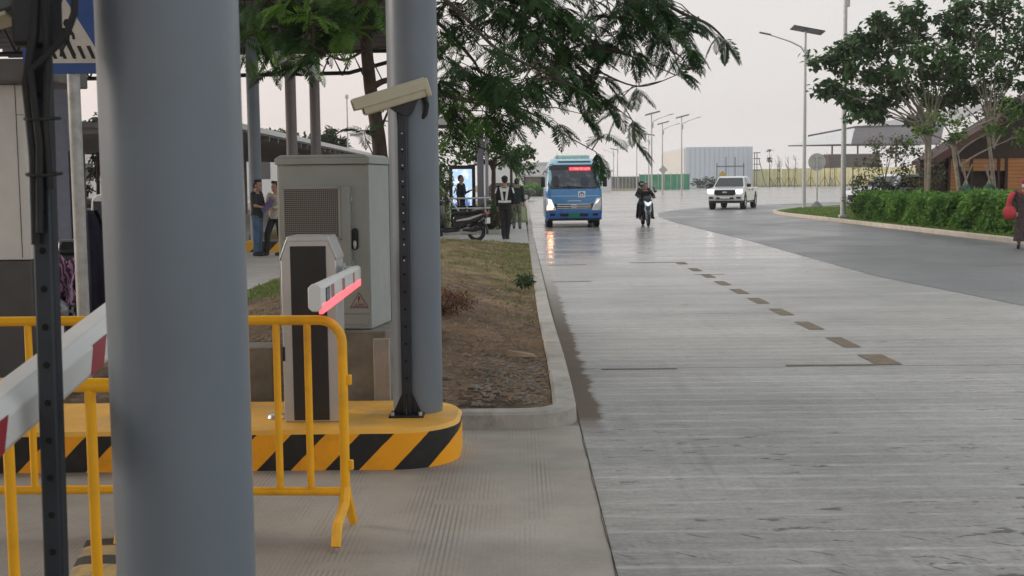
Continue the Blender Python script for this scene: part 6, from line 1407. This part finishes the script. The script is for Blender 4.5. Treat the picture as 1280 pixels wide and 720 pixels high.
# small white building right of bus, pale low buildings left of the bus
def block(name, label, px0, px1, Y, py_top, m, depth=20, roof=None, wins=0):
    a, b = at(px0, py_top, Y), at(px1, py_top, Y); root = thing(name, label, 'building', (a.x, Y, 0)); L = b.x-a.x; h = a.z
    mb = MB(); mb.box(0, L, 0, depth, 0, h); mb.build('wall', m, root)
    mb = MB(); mb.box(-.3, L+.3, -.3, depth+.3, h, h+.35); mb.build('roof', roof or M['whitepl'], root)
    for i in range(wins): mb = MB(); x = L*(i+.3)/wins; mb.box(x, x+L/wins*.45, -.06, -.001, h*.35, h*.7); mb.build('window', M['glassdark'], root)
    return root
block('low_building', 'small off white building just right of the minibus', 748, 764, 225, 215, PW, 12)
block('low_building', 'wide pale building left of the minibus, beyond the black car', 600, 690, 230, 206, PW, 20)
block('low_building', 'brown open sided shed front beyond the black car', 655, 685, 200, 221, mat('brown shed front', (.13, .105, .095), .8, var=.3, scale=.4), 10)
block('low_building', 'white far building glimpsed between the canopies at the left', 60, 345, 190, 186, mat('white render', (.7, .69, .69), .7, var=.06, scale=.1), 30, wins=9)
shrub('shrub', (at(668, 240, 150).x, 150, 0), (2.8, 1.5, .8), M['hedge'], 900, .5, 'pale green shrub on the far kerb behind the black car', 'shrub')

# toll style canopy far right
tc_ = thing('big_canopy', 'large dark canopy roof with a pale sloping front, right of the solar lamp', 'canopy', (0, 0, 0))
Yc = 390
DKR = mat('dark violet grey roof', (.055, .042, .055), .6, var=.1, scale=.1); 
def cp(px, py, Y): return at(px, py, Y)
mb = MB(); mb.rings([[cp(985, 182, Yc), cp(1062, 180, Yc), cp(1062, 182.5, Yc), cp(985, 183, Yc)], [cp(1002, 177, Yc+57.2), cp(1150, 172, Yc+57.2), cp(1150, 182, Yc+57.2), cp(1002, 180, Yc+57.2)]]); 
mb.build('soffit', mat('dark soffit', (.03, .03, .035), .7), tc_)
mb = MB(); mb.rings([[cp(987, 181.5, Yc), cp(1064, 179.5, Yc), cp(1064, 180.5, Yc), cp(987, 182.5, Yc)], [cp(1012, 170.5, Yc+36.4), cp(1068, 160, Yc+36.4), cp(1068, 161.5, Yc+36.4), cp(1012, 172, Yc+36.4)]]); mb.build('front_slope', PW, tc_)
mb = MB(); mb.rings([[cp(1063, 179.5, Yc+.1), cp(1175, 179.5, Yc+.1), cp(1175, 181, Yc+.1), cp(1063, 181, Yc+.1)], [cp(1069, 160, Yc+36.4), cp(1180, 156, Yc+36.4), cp(1180, 158, Yc+36.4), cp(1069, 162, Yc+36.4)]]); mb.build('side_slope', DKR, tc_)
mb = MB(); mb.rings([[cp(1010, 169, Yc+36.14), cp(1071, 157.5, Yc+36.14), cp(1185, 155, Yc+36.14)], [cp(1010, 171.5, Yc+36.14), cp(1071, 160.5, Yc+36.14), cp(1185, 157.5, Yc+36.14)], [cp(1010, 171, Yc+39), cp(1071, 160.2, Yc+39), cp(1185, 157, Yc+39)], [cp(1010, 168.8, Yc+39), cp(1071, 157.2, Yc+39), cp(1185, 154.8, Yc+39)]], cap=False); mb.build('ridge_trim', mat('dark trim', (.05, .05, .06), .6), tc_)
mb = MB(); mb.rings([[cp(1072, 158, Yc+39), cp(1190, 156, Yc+39), cp(1190, 157, Yc+39), cp(1072, 159, Yc+39)], [cp(1122, 149, Yc+88.4), cp(1240, 128, Yc+88.4), cp(1240, 130, Yc+88.4), cp(1122, 150.5, Yc+88.4)]]); mb.build('upper_roof', mat('pale pink roof', (.42, .38, .40), .6), tc_)
for px in (1040, 1072, 1120, 1170): p = cp(px, 200, Yc+26); mb = MB(); mb.cyl(V(p.x, p.y, 0), V(p.x, p.y, cp(px, 181, Yc+26).z), .3, 12); mb.build('post', M['black'], tc_)
block('low_building', 'dark brown low building under the big canopy', 1036, 1100, 386, 194, mat('brown timber wall', (.085, .065, .06), .8, var=.3, scale=.3), 12, M['steelwarm'])

# wooden chalet
ch_ = thing('wooden_chalet', 'orange timber chalet with a dark gabled roof behind the hedge', 'building', (0, 0, 0)); Yh = 47.5
OR = None
k = NT('orange varnished boards'); co = k.n('ShaderNodeTexCoord').outputs['Object']; sp = k.n('ShaderNodeSeparateXYZ'); k.l(co, sp.inputs[0])
fr = k.math('FRACT', k.math('MULTIPLY', sp.outputs[2], 7)); k.l(k.mix(k.math('LESS_THAN', fr, .1), k.mix(k.rng(k.noise(co, 2, 5, .6, (1, 1, 8)), .3, .7, 0, 1), (.42, .15, .045), (.58, .24, .08)), (.16, .05, .02)), k.b.inputs['Base Color']); k.b.inputs['Roughness'].default_value = .45
DW = mat('dark stained timber', (.05, .022, .018), .6, var=.3); RF = mat('dark red brown roof tiles', (.055, .028, .028), .7, var=.3, scale=3, bump=.4, bscale=12)
x0, x1 = at(1186, 220, Yh).x, at(1280, 220, Yh).x+.8; zt = at(1186, 199, Yh).z; zo = at(1210, 214, Yh).z
xa, xb = at(1199, 220, Yh).x, at(1248, 220, Yh).x
mb = MB(); mb.box(x0, xa, Yh, Yh+.15, .1, zt); mb.box(xb+.3, x1, Yh, Yh+.15, .1, zt); mb.box(xa, xb+.3, Yh, Yh+.15, zo, zt); mb.build('wall', k.m, ch_)
mb = MB(); mb.box(x0-1.1, x0-.01, Yh+.1, Yh+.2, .1, zt); mb.box(x0+.0, x1, Yh+.5, Yh+4, .1, zt); mb.build('inner_wall', DW, ch_)
for x in (x0, xa, at(1214, 220, Yh).x, at(1248, 220, Yh).x, xb+.3, x1): mb = MB(); mb.box(x-.05, x+.05, Yh-.05, Yh-.002, .1, zt+.05); mb.build('frame_post', DW, ch_)
mb = MB(); mb.box(xa, xb, Yh-.03, Yh+.14, .1, .9); mb.build('counter', DW, ch_)
ex = at(1155, 206, Yh); xm = at(1300, 120, Yh).x
mb = MB(); e0 = V(ex.x, Yh-.7, ex.z); r0 = V(xm, Yh-.7, at(1300, 118, Yh).z)
for (a, b) in ((e0, r0), (r0, V(2*xm-ex.x, Yh-.7, ex.z))): mb.rings([[a, b, b+V(0, 0, .16), a+V(0, 0, .16)], [a+V(0, 2.2, 0), b+V(0, 2.2, 0), b+V(0, 2.2, .16), a+V(0, 2.2, .16)]])
mb.build('roof', RF, ch_)
mb = MB(); mb.add([V(x0-.9, Yh+.05, zt), V(x1+3, Yh+.05, zt), V(xm+1, Yh+.05, r0.z-.3), V(xm-.3, Yh+.05, r0.z-.3)], [(0, 1, 2, 3)]); mb.build('gable', DW, ch_, solid=.05)
mb = MB(); mb.rings([[e0+V(0, -.06, -.14), r0+V(0, -.06, -.14), r0+V(0, -.06, .2), e0+V(0, -.06, .2)], [e0+V(0, -.01, -.14), r0+V(0, -.01, -.14), r0+V(0, -.01, .2), e0+V(0, -.01, .2)]]); mb.build('barge_board', mat('red brown board', (.13, .055, .05), .6), ch_)

# worn rubber hump at the bottom left
hp = thing('kerb_hump', 'worn yellow and black ribbed rubber hump on the ground by the nearest column', 'hump', (-1.62, 4.85, 0), R(12))
k = NT('worn yellow black rubber'); co = k.n('ShaderNodeTexCoord').outputs['Object']; sp = k.n('ShaderNodeSeparateXYZ'); k.l(co, sp.inputs[0])
f_ = k.math('FRACT', k.math('DIVIDE', k.math('ADD', sp.outputs[1], k.math('MULTIPLY', sp.outputs[0], .5)), .34)); yb = k.mix(k.rng(k.noise(co, 7, 6, .7), .42, .6, 0, 1), (.58, .42, .17), (.32, .26, .19))
k.l(k.mix(k.math('GREATER_THAN', f_, .55), yb, (.07, .065, .06)), k.b.inputs['Base Color']); k.b.inputs['Roughness'].default_value = .85; k.bump(k.math('FRACT', k.math('MULTIPLY', sp.outputs[1], 32)), .6, .01)
mb = MB(); mb.grid(lambda u, v: V(-.3+.6*u, -.5+1.0*v, .001+.045*math.sin(math.pi*u)**.5*math.sin(math.pi*v)**.35), 16, 30); hp.scale = (.8, .8, .7); mb.build('ribbed_pad', k.m, hp, smooth=True)

# thin evening haze over the whole place
mb = MB(); mb.box(-420, 420, -60, 700, -1.5, 40)
hz = mb.build('haze', None); hz.data.materials.clear()
hmat = bpy.data.materials.new('thin haze'); hmat.use_nodes = True; hn = hmat.node_tree; hn.nodes.clear()
ho = hn.nodes.new('ShaderNodeOutputMaterial'); hv_ = hn.nodes.new('ShaderNodeVolumePrincipled')
hv_.inputs['Color'].default_value = (.93, .92, .93, 1); hv_.inputs['Density'].default_value = .0005; hv_.inputs['Anisotropy'].default_value = .2
hn.links.new(hv_.outputs[0], ho.inputs['Volume']); hz.data.materials.append(hmat); tag(hz, 'thin pale evening haze over the far road and buildings', 'haze', kind='stuff')
